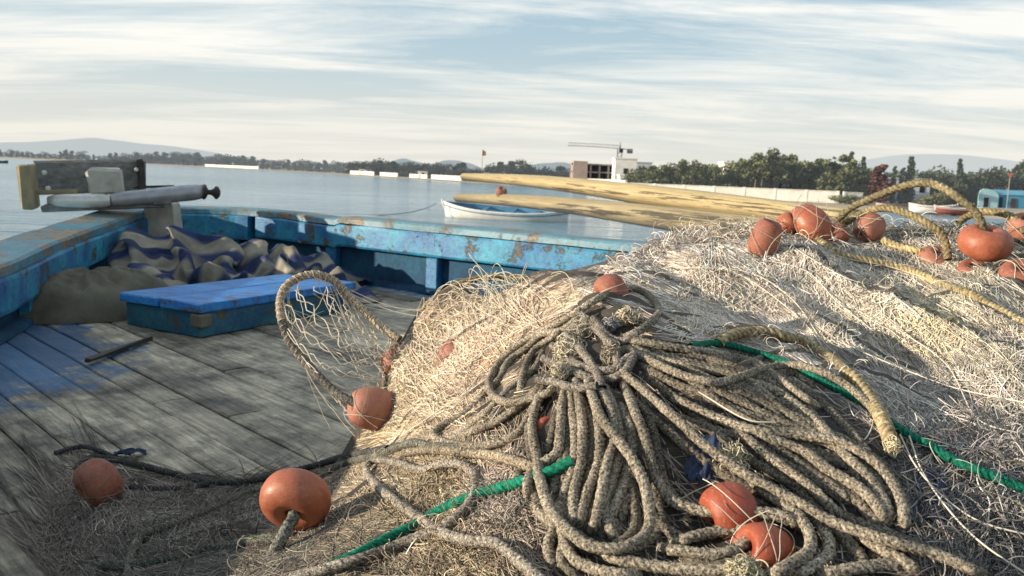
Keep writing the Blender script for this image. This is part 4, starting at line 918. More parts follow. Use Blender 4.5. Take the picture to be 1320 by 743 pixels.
[-88,-415,33,-63,-403,40,-51,-399,41,-29,-392,50,-24,-383,55,-23,-366,64,-27,-347,70,-33,-339,71,-42,-320,74,-45,-301,72,-42,-296,63,-49,-282,62,-56,-276,57,-44,-264,67,-43,-254,59,-35,-256,49,-27,-236,52,-28,-230,44,-12,-215,49,-5,-205,42,-2,-201,32,3,-181,18,9,-158,21,13,-150,29,18,-136,33,16,-129,39,19,-111,31,19,-104,45,19,-94,46,17,-86,50,19,-79,44,18,-57,46,21,-39,57,23,-28,54,23,-13,61,35,9,69,40,19,73,47,39,81,48,49,82,55,69,91],
[-59,-417,50,-41,-418,46,-32,-414,54,-27,-397,68,-21,-390,72,-25,-370,75,-27,-350,78,-28,-340,78,-27,-318,82,-26,-297,79,-25,-288,75,-25,-278,55,-28,-273,49,-16,-262,61,-10,-243,57,-11,-243,47,-3,-234,34,2,-226,39,12,-214,47,14,-198,40,20,-195,28,18,-180,24,22,-165,33,25,-157,42,27,-138,37,25,-129,29,25,-119,29,25,-104,37,26,-98,45,26,-88,51,24,-78,51,28,-58,46,36,-36,57,36,-28,67,50,-10,77,56,7,92,60,17,96,66,37,107,69,47,110,83,57,103],
[-25,-441,66,-21,-438,82,-20,-428,80,-16,-407,80,-13,-397,80,-6,-371,74,-4,-347,65,-6,-334,59,-5,-313,51,-11,-292,39,-10,-281,36,1,-265,29,11,-259,25,28,-249,29,38,-244,46,36,-237,39,36,-234,22,37,-224,20,40,-213,36,41,-194,36,41,-186,31,42,-176,18,38,-158,24,38,-155,33,40,-143,37,43,-142,27,53,-123,29,55,-104,35,55,-95,40,58,-78,56,51,-75,68,64,-56,76,72,-43,93,81,-32,97,90,-9,99,103,5,111,111,17,112,113,35,109,117,45,107,108,61,105],
[-19,-461,60,-15,-439,67,-21,-424,63,-12,-399,52,-21,-386,46,-17,-359,32,-9,-334,18,2,-323,19,15,-302,28,26,-295,27,26,-288,22,37,-280,28,38,-278,38,44,-266,26,53,-252,35,56,-241,37,52,-232,18,55,-225,25,60,-215,30,58,-201,27,61,-199,38,64,-182,46,78,-170,42,76,-170,53,66,-160,65,66,-151,69,72,-132,79,80,-114,86,82,-105,89,89,-85,84,96,-75,78,103,-56,84,114,-36,80,116,-27,83,127,-14,100,130,7,104,131,17,104,128,34,95,123,42,89,105,51,80],
[-19,-450,48,-15,-429,51,-26,-414,43,-20,-386,32,-10,-371,30,-1,-353,17,14,-332,29,23,-324,25,26,-306,31,34,-302,26,30,-297,17,35,-290,27,45,-283,34,55,-267,29,61,-248,23,69,-242,30,66,-229,26,72,-225,17,83,-204,25,83,-195,27,85,-189,37,89,-191,55,91,-176,66,97,-166,70,92,-151,61,94,-150,70,100,-129,76,106,-114,78,105,-104,79,109,-86,76,115,-76,78,123,-58,81,123,-39,79,125,-29,80,124,-14,89,137,2,96,136,11,90,126,27,83,116,30,81,93,38,85],
[-16,-414,16,6,-401,26,13,-389,19,26,-376,18,27,-366,18,29,-352,35,35,-332,30,37,-327,39,45,-314,35,50,-315,17,56,-310,26,63,-292,18,73,-284,18,92,-265,22,102,-244,35,96,-245,48,95,-232,56,90,-224,66,103,-209,69,122,-195,72,124,-185,69,141,-184,59,143,-165,56,141,-156,61,142,-144,60,136,-140,53,130,-122,61,127,-115,64,128,-106,68,117,-90,70,122,-84,62,117,-64,62,114,-45,64,107,-36,68,101,-18,76,92,-8,80,94,-7,91,78,7,96,71,17,95,70,40,87],
[33,-412,19,43,-402,21,42,-397,29,47,-377,26,49,-369,19,54,-357,32,61,-350,37,69,-345,33,82,-329,36,82,-312,46,87,-303,47,106,-288,51,102,-282,57,120,-266,59,107,-261,81,103,-253,87,105,-231,103,110,-222,104,127,-206,103,140,-197,91,147,-190,88,156,-180,80,161,-166,65,161,-160,56,147,-148,43,139,-142,42,120,-128,42,104,-117,54,99,-109,58,89,-102,75,80,-91,72,72,-74,73,66,-55,64,68,-45,60,73,-27,57,85,-9,61,88,0,62,93,10,76,100,19,75,97,28,79],
[42,-421,24,49,-408,26,50,-397,25,56,-385,25,61,-377,24,70,-370,42,85,-354,46,86,-345,53,92,-331,63,102,-311,65,110,-303,64,122,-293,71,121,-284,71,125,-276,80,116,-263,96,115,-254,101,112,-237,101,117,-227,111,130,-213,104,145,-202,97,150,-198,86,161,-187,75,159,-175,55,155,-168,47,133,-159,41,124,-151,41,104,-140,55,83,-128,63,75,-121,63,69,-98,51,68,-89,51,79,-68,43,90,-52,47,96,-43,50,100,-29,56,105,-13,68,105,-7,60,106,10,66,108,14,75,105,33,76],
[55,-433,18,71,-418,35,73,-413,47,94,-397,59,100,-391,54,114,-377,71,128,-360,62,132,-351,60,140,-334,64,141,-315,63,140,-306,59,146,-296,70,146,-292,78,141,-272,78,131,-258,87,121,-255,85,117,-243,82,113,-234,80,122,-222,81,122,-206,72,126,-199,69,129,-205,46,118,-196,41,108,-187,40,90,-167,29,84,-159,30,88,-137,26,100,-114,31,102,-104,32,113,-96,36,113,-87,37,120,-75,44,119,-60,53,123,-52,47,123,-35,55,123,-18,68,125,-10,61,133,8,68,134,13,78,135,25,77],
[75,-434,30,83,-427,54,95,-420,62,116,-404,69,126,-396,72,141,-378,69,149,-360,72,149,-351,67,148,-334,56,150,-318,64,146,-311,55,155,-300,66,155,-289,69,153,-270,72,140,-252,71,131,-252,66,140,-231,66,134,-230,58,114,-223,55,113,-215,49,121,-212,43,104,-206,33,99,-186,25,96,-173,19,104,-152,25,106,-148,35,114,-128,27,121,-113,41,124,-106,34,121,-97,44,127,-90,38,128,-78,49,126,-63,57,129,-51,59,135,-37,67,140,-14,68,135,-9,79,153,7,76,160,20,78,157,40,75],
[115,-445,47,139,-435,55,143,-426,48,156,-408,53,164,-403,61,166,-386,65,161,-365,62,151,-357,60,152,-340,46,142,-316,35,136,-300,36,138,-279,37,136,-267,40,112,-259,38,118,-242,35,122,-235,34,138,-228,19,147,-228,18,144,-212,21,139,-206,18,132,-201,24,137,-188,20,131,-178,31,131,-168,31,134,-151,25,134,-147,34,132,-126,28,137,-120,41,139,-110,39,142,-96,42,146,-86,37,156,-72,44,164,-51,61,167,-44,74,166,-31,96,175,-9,108,182,5,108,191,30,105,196,43,99,186,60,100],
[139,-444,34,157,-439,34,164,-432,36,166,-411,41,165,-400,42,153,-379,44,130,-355,44,123,-349,55,107,-325,55,100,-301,42,101,-290,28,118,-282,18,126,-282,26,140,-269,27,151,-266,22,154,-256,19,161,-247,34,163,-238,34,165,-221,29,153,-207,20,158,-199,18,153,-184,27,149,-179,32,147,-173,38,155,-159,35,161,-155,28,168,-142,32,176,-124,35,179,-116,39,188,-98,54,187,-92,66,195,-76,89,202,-57,104,209,-45,107,214,-21,98,219,3,88,219,13,85,208,31,77,198,33,78,183,45,76],
[138,-454,27,151,-436,27,154,-427,31,149,-402,38,149,-392,40,127,-376,54,104,-353,53,93,-342,45,95,-320,26,114,-303,18,119,-299,23,138,-291,19,145,-282,19,151,-276,34,156,-272,17,161,-263,18,163,-249,25,166,-239,26,169,-222,19,160,-209,30,166,-203,24,166,-186,36,165,-177,37,165,-181,47,171,-163,48,180,-158,44,182,-149,51,184,-131,60,188,-122,66,199,-104,80,203,-96,87,215,-75,94,225,-51,98,227,-39,98,228,-19,88,222,0,81,216,8,80,201,21,81,197,26,73,183,25,88],
[115,-433,27,121,-411,32,115,-405,43,108,-394,40,93,-389,40,96,-366,22,112,-348,31,121,-343,20,132,-327,18,139,-312,29,143,-315,19,153,-300,28,154,-297,17,169,-289,30,178,-277,27,187,-268,19,196,-247,24,195,-239,31,195,-225,48,196,-214,59,198,-204,62,211,-193,61,215,-190,45,216,-187,54,222,-168,50,227,-169,59,232,-151,65,232,-130,65,235,-122,70,236,-101,74,239,-91,77,237,-71,80,239,-52,80,231,-46,77,217,-32,80,208,-18,92,200,-12,95,177,-7,98,165,-7,93,160,3,64],
[86,-427,44,96,-416,23,108,-412,26,110,-398,25,118,-388,26,124,-368,30,134,-353,36,135,-344,30,145,-335,17,158,-327,21,169,-329,30,185,-322,18,196,-315,19,209,-297,31,216,-279,43,206,-275,55,215,-260,77,220,-251,77,230,-237,89,244,-224,79,251,-217,73,253,-205,59,263,-190,53,258,-182,48,251,-165,39,240,-165,38,246,-151,48,243,-132,53,243,-122,55,235,-102,57,231,-94,62,219,-85,77,207,-70,81,199,-63,81,201,-46,76,189,-31,68,197,-20,72,199,-6,67,197,2,73,205,22,71],
[101,-438,28,115,-424,17,117,-415,17,122,-397,23,122,-388,18,127,-375,31,142,-361,37,150,-354,34,154,-349,18,177,-345,18,187,-342,23,197,-325,39,198,-314,47,196,-293,57,208,-278,73,221,-274,82,235,-259,78,240,-260,92,254,-242,85,256,-234,74,259,-226,70,267,-214,55,264,-197,46,259,-188,42,249,-171,33,242,-163,28,235,-148,45,229,-135,57,225,-125,58,218,-113,63,212,-107,69,198,-91,65,193,-71,56,192,-62,55,199,-41,50,210,-21,55,215,-12,58,214,5,62,214,8,72,218,33,69],
[123,-453,18,131,-435,18,129,-425,16,142,-406,24,148,-399,17,157,-381,19,157,-379,35,157,-371,42,164,-356,60,175,-342,65,187,-335,71,202,-326,62,207,-322,72,223,-307,72,241,-294,71,245,-285,71,255,-276,79,263,-271,85,256,-255,78,254,-248,61,252,-237,59,246,-220,54,238,-203,51,227,-195,42,214,-181,46,202,-174,47,195,-155,37,199,-133,30,207,-121,30,220,-104,33,226,-96,34,232,-77,39,234,-67,55,236,-56,51,237,-37,50,238,-23,55,234,-13,57,233,2,69,234,12,71,232,18,76],
[146,-461,18,166,-442,18,176,-432,18,194,-412,17,198,-404,20,201,-397,42,196,-391,63,189,-389,70,198,-372,74,201,-357,64,206,-349,63,222,-338,64,226,-329,62,226,-311,65,243,-303,56,250,-297,53,257,-279,58,248,-271,59,228,-266,65,219,-249,65,213,-239,57,203,-223,42,204,-205,22,206,-194,18,225,-171,23,228,-162,20,239,-148,36,248,-128,38,251,-120,32,255,-102,33,255,-102,43,255,-88,43,253,-72,51,252,-63,47,260,-41,57,261,-25,60,267,-13,64,268,0,58,268,11,60,276,29,69],
[172,-461,18,195,-440,24,202,-430,21,202,-421,39,189,-421,41,190,-412,54,195,-405,72,200,-396,75,199,-377,66,209,-361,63,206,-354,55,215,-338,53,217,-329,53,219,-310,49,228,-293,47,237,-293,42,236,-282,43,229,-274,45,220,-255,44,222,-238,34,223,-228,33,226,-218,17,233,-197,17,235,-185,18,249,-167,20,251,-157,21,258,-145,37,259,-130,44,258,-120,45,261,-108,30,264,-104,41,262,-83,36,267,-65,51,267,-55,58,281,-37,47,289,-14,53,291,-3,56,296,9,71,292,19,73,301,30,62],
[229,-457,23,210,-459,33,200,-454,32,189,-452,45,185,-447,53,194,-430,64,204,-410,58,212,-400,59,225,-383,63,231,-365,49,236,-359,39,241,-339,32,237,-331,27,246,-309,21,243,-291,20,245,-281,17,251,-261,18,254,-251,17,265,-240,19,265,-226,34,267,-224,21,264,-202,17,266,-183,20,268,-178,29,267,-160,23,270,-159,32,274,-146,34,281,-133,45,281,-126,34,289,-103,31,294,-91,34,304,-71,53,315,-48,67,320,-39,57,332,-26,72,330,-6,81,327,3,85,331,23,82,334,32,79,335,36,61],
[220,-485,18,200,-476,22,196,-473,31,206,-462,48,215,-455,60,230,-433,58,230,-411,38,232,-399,37,242,-374,26,251,-352,23,255,-342,22,268,-324,21,274,-317,24,282,-301,31,283,-286,29,285,-283,19,287,-263,18,284,-256,25,288,-238,18,282,-223,29,277,-221,37,278,-208,26,282,-192,22,286,-184,18,294,-165,20,297,-156,29,317,-143,24,324,-121,29,330,-110,36,339,-93,60,346,-82,67,360,-58,72,366,-45,73,363,-38,81,361,-18,88,354,1,93,352,10,89,344,14,69,347,23,73,359,41,63],
[215,-493,19,203,-485,28,206,-482,41,221,-468,56,232,-454,49,238,-430,31,250,-405,19,257,-392,18,268,-370,17,279,-351,19,274,-342,18,279,-334,27,279,-327,34,286,-308,39,286,-296,24,293,-284,23,294,-267,24,293,-257,26,292,-242,27,288,-232,34,288,-223,38,289,-203,43,293,-189,41,301,-181,39,316,-169,33,323,-160,35,324,-139,48,336,-116,58,347,-106,65,363,-85,69,369,-72,66,378,-57,65,376,-35,71,367,-32,72,365,-17,80,348,-2,82,358,0,81,360,21,68,365,29,54,386,45,60],
[232,-509,23,247,-492,35,251,-480,24,264,-453,18,273,-441,24,287,-416,19,296,-392,20,291,-388,29,291,-371,28,295,-355,33,291,-351,24,298,-336,28,296,-332,35,308,-315,31,321,-295,24,323,-285,27,329,-265,22,324,-267,32,323,-256,48,329,-240,60,332,-230,62,331,-211,69,339,-192,73,345,-182,74,351,-163,75,354,-152,74,365,-134,68,381,-114,57,382,-104,55,384,-84,48,382,-74,45,380,-54,48,369,-42,58,361,-39,65,348,-26,56,373,-14,52,382,-5,47,405,8,52,414,17,48,439,32,44],
[261,-511,27,270,-485,18,278,-471,18,292,-443,18,295,-432,21,299,-409,35,303,-396,26,299,-391,33,297,-376,25,299,-359,26,306,-347,26,314,-333,27,316,-321,31,327,-302,39,342,-293,28,349,-281,31,348,-272,33,355,-263,45,352,-255,49,354,-240,61,356,-230,63,356,-210,67,357,-191,58,360,-185,65,368,-164,61,364,-155,58,375,-138,57,379,-118,50,380,-108,47,376,-88,44,374,-78,44,365,-62,54,345,-52,48,349,-44,42,372,-29,44,396,-20,41,406,-13,44,434,3,40,444,9,47,464,25,39],
[311,-495,20,314,-472,19,314,-462,28,314,-442,28,311,-434,35,312,-419,26,316,-400,18,318,-390,18,332,-371,24,347,-350,18,355,-338,21,360,-323,41,370,-313,36,385,-294,49,390,-271,51,388,-261,49,383,-246,35,374,-244,31,370,-236,26,371,-219,31,369,-213,39,374,-211,47,376,-193,46,368,-184,46,360,-167,45,368,-158,43,356,-142,49,347,-125,51,348,-116,53,345,-99,40,350,-92,35,372,-85,36,394,-72,37,400,-64,38,422,-49,34,441,-35,39,451,-27,39,463,-11,40,470,-3,39,479,13,35],
[329,-496,18,332,-477,19,328,-468,18,336,-447,18,339,-437,17,355,-418,18,368,-397,23,371,-387,25,376,-370,42,390,-348,48,397,-339,47,412,-317,33,409,-306,25,402,-286,22,386,-275,30,390,-268,22,383,-256,19,380,-250,25,368,-240,17,358,-225,28,353,-220,38,356,-213,57,350,-190,53,342,-179,49,329,-166,35,327,-161,26,348,-152,21,363,-140,22,378,-136,24,389,-123,26,400,-117,26,415,-105,36,427,-88,34,431,-80,31,443,-62,30,455,-49,38,462,-42,38,479,-34,36,484,-26,33,501,-14,29],
[343,-497,18,349,-478,23,354,-466,23,361,-449,24,368,-439,28,377,-419,34,389,-397,38,394,-387,41,403,-362,40,409,-350,33,412,-340,30,406,-319,20,403,-310,17,395,-291,17,383,-282,27,385,-275,19,375,-258,17,373,-256,29,356,-246,21,346,-235,41,341,-229,51,330,-207,59,323,-190,43,325,-185,34,338,-182,18,351,-178,18,371,-171,26,386,-157,27,395,-151,26,403,-134,27,412,-128,29,423,-110,25,429,-94,28,435,-86,27,451,-74,35,465,-60,29,477,-57,30,496,-54,27,501,-44,27,522,-36,26],
[386,-486,18,404,-474,22,410,-464,18,414,-443,18,411,-433,18,420,-410,18,421,-389,18,420,-379,18,402,-369,17,399,-348,17,400,-342,24,391,-332,27,385,-325,29,372,-310,24,358,-295,19,348,-288,17,334,-268,17,329,-257,17,311,-241,23,297,-225,34,303,-220,23,322,-225,18,346,-230,18,355,-225,19,375,-216,19,385,-211,18,397,-195,18,408,-178,18,411,-167,21,421,-148,20,427,-138,21,441,-117,24,451,-109,24,468,-110,23,487,-103,33,504,-101,22,513,-96,22,537,-90,21,544,-86,27,562,-78,21]]
n1, n2 = 54, 40
P_ = np.array(CLOTH, float).reshape(n1, n2, 3) / 500.0      # x, y, z in 2 mm steps
back = np.clip((P_[..., 1] + .9) / 1.1, 0, 1) * np.clip((1.2 - P_[..., 0]) / .8, 0, 1)
P_ = (P_ - np.array([.1, -.35, .028])) * np.array([.92, .98, 1.30]); P_[..., 2] += .10 * back
ra_ = R(30); X_ = -1.70 + P_[..., 0] * math.cos(ra_) - P_[..., 1] * math.sin(ra_); Y_ = 5.66 + P_[..., 0] * math.sin(ra_) + P_[..., 1] * math.cos(ra_)
U, W_ = np.meshgrid(np.linspace(0, 1, n1), np.linspace(0, 1, n2), indexing='ij')
st = np.sin((W_ * 1.5 / .19 + U * .9 + .25) * math.pi) * 4
colc = np.array([.34, .31, .235]) + np.clip(st + .5, 0, 1)[..., None] * (np.array([.022, .04, .125]) - np.array([.34, .31, .235]))
colc = colc * (.35 + 1.0 * fbm(U * 14, W_ * 12, 51))[..., None]
idx = np.arange(n1 * n2).reshape(n1, n2); Q = np.stack([idx[:-1, :-1], idx[1:, :-1], idx[1:, 1:], idx[:-1, 1:]], -1).reshape(-1, 4)
o = mesh_np("striped_cloth", np.stack([X_, Y_, P_[..., 2]], -1).reshape(-1, 3), Q, m_cloth, cols=colc.reshape(-1, 3), loc=(-1.7, 5.66, 0)); tag(o, "crumpled blue and beige striped cloth heaped at the bow behind the hatch", "cloth")
md = o.modifiers.new("smooth", 'SUBSURF'); md.levels = 2; md.render_levels = 2
md = o.modifiers.new("thickness", 'SOLIDIFY'); md.thickness = .004
# loose batten and bits on the deck
a, b_ = atz(np.array(112.), np.array(468.), .012), atz(np.array(194.), np.array(438.), .012); d = b_ - a
o = MB().box((a + b_) / 2 + np.array([0, 0, .006]), (np.linalg.norm(d), .03, .018), math.atan2(d[1], d[0]), bev=.004, jit=.003).build("batten", m_black); tag(o, "dark thin batten lying loose on the deck left of the hatch", "batten")

# ------------------------------------------------------------------ the heap of nets: a height field in world space
PIL = [  # photo column, row, distance: where the heap's surface was read off
 (520, 415, 2.08), (545, 392, 2.12), (600, 385, 2.12), (660, 372, 2.12), (740, 362, 2.14), (800, 328, 2.2), (850, 304, 2.25), (930, 290, 2.28), (985, 288, 2.3), (1100, 298, 2.32), (1200, 298, 2.34), (1320, 298, 2.36), (1420, 300, 2.4),
 (560, 440, 1.88), (620, 430, 1.75), (700, 420, 1.62), (760, 405, 1.52), (850, 370, 1.85), (900, 400, 1.68), (1000, 350, 1.98), (1000, 410, 1.62), (1130, 350, 2.0), (1250, 345, 2.04), (1130, 420, 1.64), (1250, 420, 1.62), (1380, 430, 1.6),
 (765, 450, 1.33), (840, 450, 1.36), (900, 475, 1.24), (1000, 480, 1.28), (1100, 510, 1.22), (1200, 510, 1.28), (1310, 520, 1.24), (680, 470, 1.46), (600, 500, 1.62), (540, 530, 1.82), (470, 570, 2.0),
 (640, 545, 1.32), (700, 540, 1.22), (760, 540, 1.14), (840, 560, 1.08), (920, 570, 1.06), (1000, 590, 1.03), (1100, 610, 1.0), (1220, 620, 1.0), (1340, 640, .98),
 (560, 590, 1.42), (600, 640, 1.20), (520, 640, 1.32), (480, 600, 1.68), (430, 610, 1.9), (330, 635, 1.92), (230, 640, 1.95), (130, 655, 1.85), (75, 650, 1.95),
 (420, 680, 1.32), (330, 690, 1.45), (240, 700, 1.5), (130, 710, 1.58), (80, 735, 1.52), (500, 710, 1.10), (600, 700, 1.02), (300, 742, 1.22), (420, 742, 1.06), (200, 742, 1.35),
 (690, 640, 1.03), (760, 640, .99), (760, 735, .88), (860, 640, .99), (860, 735, .87), (680, 735, .93), (950, 660, .94), (1000, 735, .84), (1100, 700, .88), (1200, 735, .84), (1300, 735, .86), (580, 742, .96)]
PIL = np.array(PIL, float); PW = at(PIL[:, 0], PIL[:, 1], PIL[:, 2])
extra = np.array([  # behind the crest, the bare deck, and round the back
 (-.36, 2.35, .0), (-.5, 2.2, .0), (-.75, 2.25, 0), (-1.0, 2.2, 0), (-1.2, 2.05, 0), (-1.32, 1.8, 0), (-1.3, 1.5, 0), (-1.2, 1.3, 0), (-.15, 2.55, .08), (.1, 2.55, .18), (.4, 2.7, .4), (.1, 2.9, 0), (-.3, 2.8, 0), (-.9, 2.6, 0),
 (.4, 3.1, .05), (.8, 2.75, .62), (.8, 3.1, .3), (.9, 3.5, 0), (1.4, 2.8, .66), (1.4, 3.2, .35), (1.6, 3.7, 0), (2.0, 2.8, .6), (2.2, 3.2, .2), (2.4, 2.2, .6), (2.6, 2.6, .3), (2.7, 1.8, .4), (2.2, 1.4, .55), (2.5, 1.0, .3), (1.6, 1.0, .5), (1.6, .5, .4),
 (-.6, .95, .16), (-.9, 1.1, .06), (-.3, .8, .30), (.1, .6, .38), (.5, .5, .42), (1.0, .5, .42), (-.7, .6, .05), (-.2, .3, .2), (.5, .1, .25), (1.3, .1, .2), (-.8, .2, 0), (-1.0, .8, 0), (0, -.3, 0), (1, -.4, 0), (2, -.2, 0), (2.8, .2, 0), (3.0, 1.2, .1), (3.0, 2.2, .1), (-.9, -.3, 0)])
CP = np.vstack([PW, extra])
def tps(r2): return np.where(r2 > 1e-12, r2 * np.log(np.maximum(r2, 1e-12)), 0)
n = len(CP); D2 = ((CP[:, None, :2] - CP[None, :, :2]) ** 2).sum(-1)
Amat = np.zeros((n + 3, n + 3)); Amat[:n, :n] = tps(D2) + np.eye(n) * 8e-3; Amat[:n, n] = 1; Amat[:n, n + 1:] = CP[:, :2]; Amat[n:, :n] = Amat[:n, n:].T
sol = np.linalg.solve(Amat, np.concatenate([CP[:, 2], [0, 0, 0]]))
GX0, GY0, GS = -1.6, -.6, .0125
NX, NY = int(4.9 / GS), int(4.5 / GS)
gxx = GX0 + np.arange(NX) * GS; gyy = GY0 + np.arange(NY) * GS
GXX, GYY = np.meshgrid(gxx, gyy, indexing='ij')
H = np.zeros_like(GXX)
for k in range(n): H += sol[k] * tps((GXX - CP[k, 0]) ** 2 + (GYY - CP[k, 1]) ** 2)
H += sol[n] + sol[n + 1] * GXX + sol[n + 2] * GYY
H0 = H.copy()
rot = R(-25); gxr = GXX * math.cos(rot) - GYY * math.sin(rot); gyr = GXX * math.sin(rot) + GYY * math.cos(rot)
lumps = (fbm(gxr * 3.2, gyr * 6.5, 61, 2) - .5) * .085 + (np.abs(fbm(gxr * 3.4 + 3, gyr * 12, 67, 2) - .4)) * .075 - .016
dd = np.stack([GXX, GYY, H0], -1) - CAM; dep = np.maximum(dd @ fwd, .25)
gpx = CX + FPX * (dd @ rgt) / dep; gpy = CY - FPX * (dd @ upv) / dep
tA = np.where(gpx > 760, R(21), R(150)); bl = np.clip((gpx - 640) / 240, 0, 1); bl = bl * bl * (3 - 2 * bl)
def foldn(th_, sd):
    u_ = gpx * math.cos(th_) + gpy * math.sin(th_); v_ = -gpx * math.sin(th_) + gpy * math.cos(th_)
    v_ = v_ + 26 * (fbm(u_ / 130, v_ / 200, sd + 3, 2) - .5)
    return (1 - 2 * np.abs(fbm(u_ / 300, v_ / 40, sd, 2) - .42)) - .62
folds = foldn(R(24), 81) * bl + foldn(R(148), 85) * (1 - bl)
H = H + folds * .13 * np.clip((gpy - 292) / 60, .12, 1) * np.clip(H0 * 4 - .4, 0, 1) * np.clip((GYY - .9) * 1.6, .15, 1)
H = H + lumps * .7 * np.clip((gpy - 285) / 50, .35, 1) * np.clip(H0 * 5, 0, 1) * np.clip((GYY - .95) * 2.2, .3, 1)
fe = np.clip((GXX + .555 * GYY) / .14, 0, 1); fe = np.where(GYY < 2.3, fe, 1); H = H * fe - .02 * (1 - fe)
H = np.clip(H, -.02, .83)
def hs(x, y):
    fx = np.clip((np.asarray(x) - GX0) / GS, 0, NX - 2.001); fy = np.clip((np.asarray(y) - GY0) / GS, 0, NY - 2.001)
    ix = fx.astype(int); iy = fy.astype(int); fx = fx - ix; fy = fy - iy
    return (H[ix, iy] * (1 - fx) + H[ix + 1, iy] * fx) * (1 - fy) + (H[ix, iy + 1] * (1 - fx) + H[ix + 1, iy + 1] * fx) * fy
def hit(px, py):
    px = np.asarray(px, float); py = np.asarray(py, float); d = ray(px, py); sh = px.shape
    Ys = np.arange(.5, 3.4, .006); best = np.full(sh, 3.4); done = np.zeros(sh, bool)
    for Y in Ys:
        p = CAM + d * Y
        inside = (p[..., 2] < np.maximum(hs(p[..., 0], p[..., 1]), 0.004)) & ~done
        best[inside] = Y; done |= inside
    return best
def on(px, py, lift=0.0):
    Y = hit(px, py) - lift; return at(px, py, Y)
# regional colour (shade painted into the lower parts), flow direction, read at places on the heap
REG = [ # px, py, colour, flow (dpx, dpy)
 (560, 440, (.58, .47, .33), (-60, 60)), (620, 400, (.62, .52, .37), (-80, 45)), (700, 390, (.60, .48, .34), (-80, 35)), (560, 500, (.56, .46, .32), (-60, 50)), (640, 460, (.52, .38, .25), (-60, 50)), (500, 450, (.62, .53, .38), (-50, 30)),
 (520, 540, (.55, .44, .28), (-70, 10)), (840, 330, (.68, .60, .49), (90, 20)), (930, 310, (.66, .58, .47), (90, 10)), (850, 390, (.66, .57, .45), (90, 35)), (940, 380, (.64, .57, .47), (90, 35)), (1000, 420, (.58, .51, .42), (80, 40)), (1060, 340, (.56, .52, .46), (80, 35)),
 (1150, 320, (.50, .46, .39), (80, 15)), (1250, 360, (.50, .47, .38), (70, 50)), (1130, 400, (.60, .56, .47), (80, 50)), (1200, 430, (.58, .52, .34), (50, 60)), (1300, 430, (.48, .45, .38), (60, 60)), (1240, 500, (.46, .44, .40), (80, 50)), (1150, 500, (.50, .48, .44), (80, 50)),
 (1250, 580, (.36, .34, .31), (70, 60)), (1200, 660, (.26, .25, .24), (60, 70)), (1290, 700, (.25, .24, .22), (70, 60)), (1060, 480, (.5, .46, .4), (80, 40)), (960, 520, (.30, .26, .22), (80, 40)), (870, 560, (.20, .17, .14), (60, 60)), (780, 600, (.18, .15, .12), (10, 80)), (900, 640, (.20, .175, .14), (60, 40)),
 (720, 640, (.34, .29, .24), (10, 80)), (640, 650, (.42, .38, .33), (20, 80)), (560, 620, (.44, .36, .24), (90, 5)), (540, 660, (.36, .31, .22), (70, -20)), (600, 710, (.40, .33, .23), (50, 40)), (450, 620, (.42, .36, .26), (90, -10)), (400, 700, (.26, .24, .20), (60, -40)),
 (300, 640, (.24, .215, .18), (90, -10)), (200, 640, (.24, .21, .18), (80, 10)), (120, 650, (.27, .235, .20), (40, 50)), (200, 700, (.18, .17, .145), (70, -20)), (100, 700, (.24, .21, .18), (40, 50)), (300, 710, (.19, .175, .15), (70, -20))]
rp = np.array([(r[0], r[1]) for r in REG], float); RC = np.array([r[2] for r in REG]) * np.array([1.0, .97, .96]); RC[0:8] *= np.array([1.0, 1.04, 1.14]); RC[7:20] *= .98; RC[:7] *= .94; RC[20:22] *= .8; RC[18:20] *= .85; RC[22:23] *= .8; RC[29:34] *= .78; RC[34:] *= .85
ra = on(rp[:, 0], rp[:, 1]); rb = on(rp[:, 0] + np.array([r[3][0] for r in REG]) * .35, rp[:, 1] + np.array([r[3][1] for r in REG]) * .35)
RXY = ra[:, :2]; RD = norm(rb[:, :2] - ra[:, :2])
def region(x, y):
    d2 = (x[..., None] - RXY[:, 0]) ** 2 + (y[..., None] - RXY[:, 1]) ** 2
    w_ = 1 / (d2 + .004) ** 1.6; w_ /= w_.sum(-1, keepdims=True)
    return w_ @ RC, norm(w_ @ RD)
# which net a place belongs to: 0 cream net on the left lobe, 1 big grey-white net on the right, 2 dull net low on the left
sep_pts = np.array([on(np.array(q[0] * 1.0), np.array(q[1] * 1.0))[:2] for q in [(600, 430), (520, 500), (640, 470), (700, 395), (900, 380), (1150, 420), (1250, 600), (900, 620), (1000, 320), (800, 600), (250, 650), (420, 690), (560, 660), (120, 660), (620, 720)]])
sep_id = np.array([0, 0, 0, 0, 1, 1, 1, 1, 1, 1, 2, 2, 2, 2, 2])
def which(x, y):
    d2 = (x[..., None] - sep_pts[:, 0]) ** 2 + (y[..., None] - sep_pts[:, 1]) ** 2
    return sep_id[np.argmin(d2, -1)]
nets = [empty("fishing_net", (*sep_pts[0], .0), "cream fine-meshed net bunched beside the hoop left of the rope knot", "fishing net"),
        empty("fishing_net", (*sep_pts[5], .0), "big heap of grey-white net filling the right half", "fishing net"),
        empty("fishing_net", (*sep_pts[10], .0), "dull brown net lying low on the deck at the bottom left", "fishing net")]
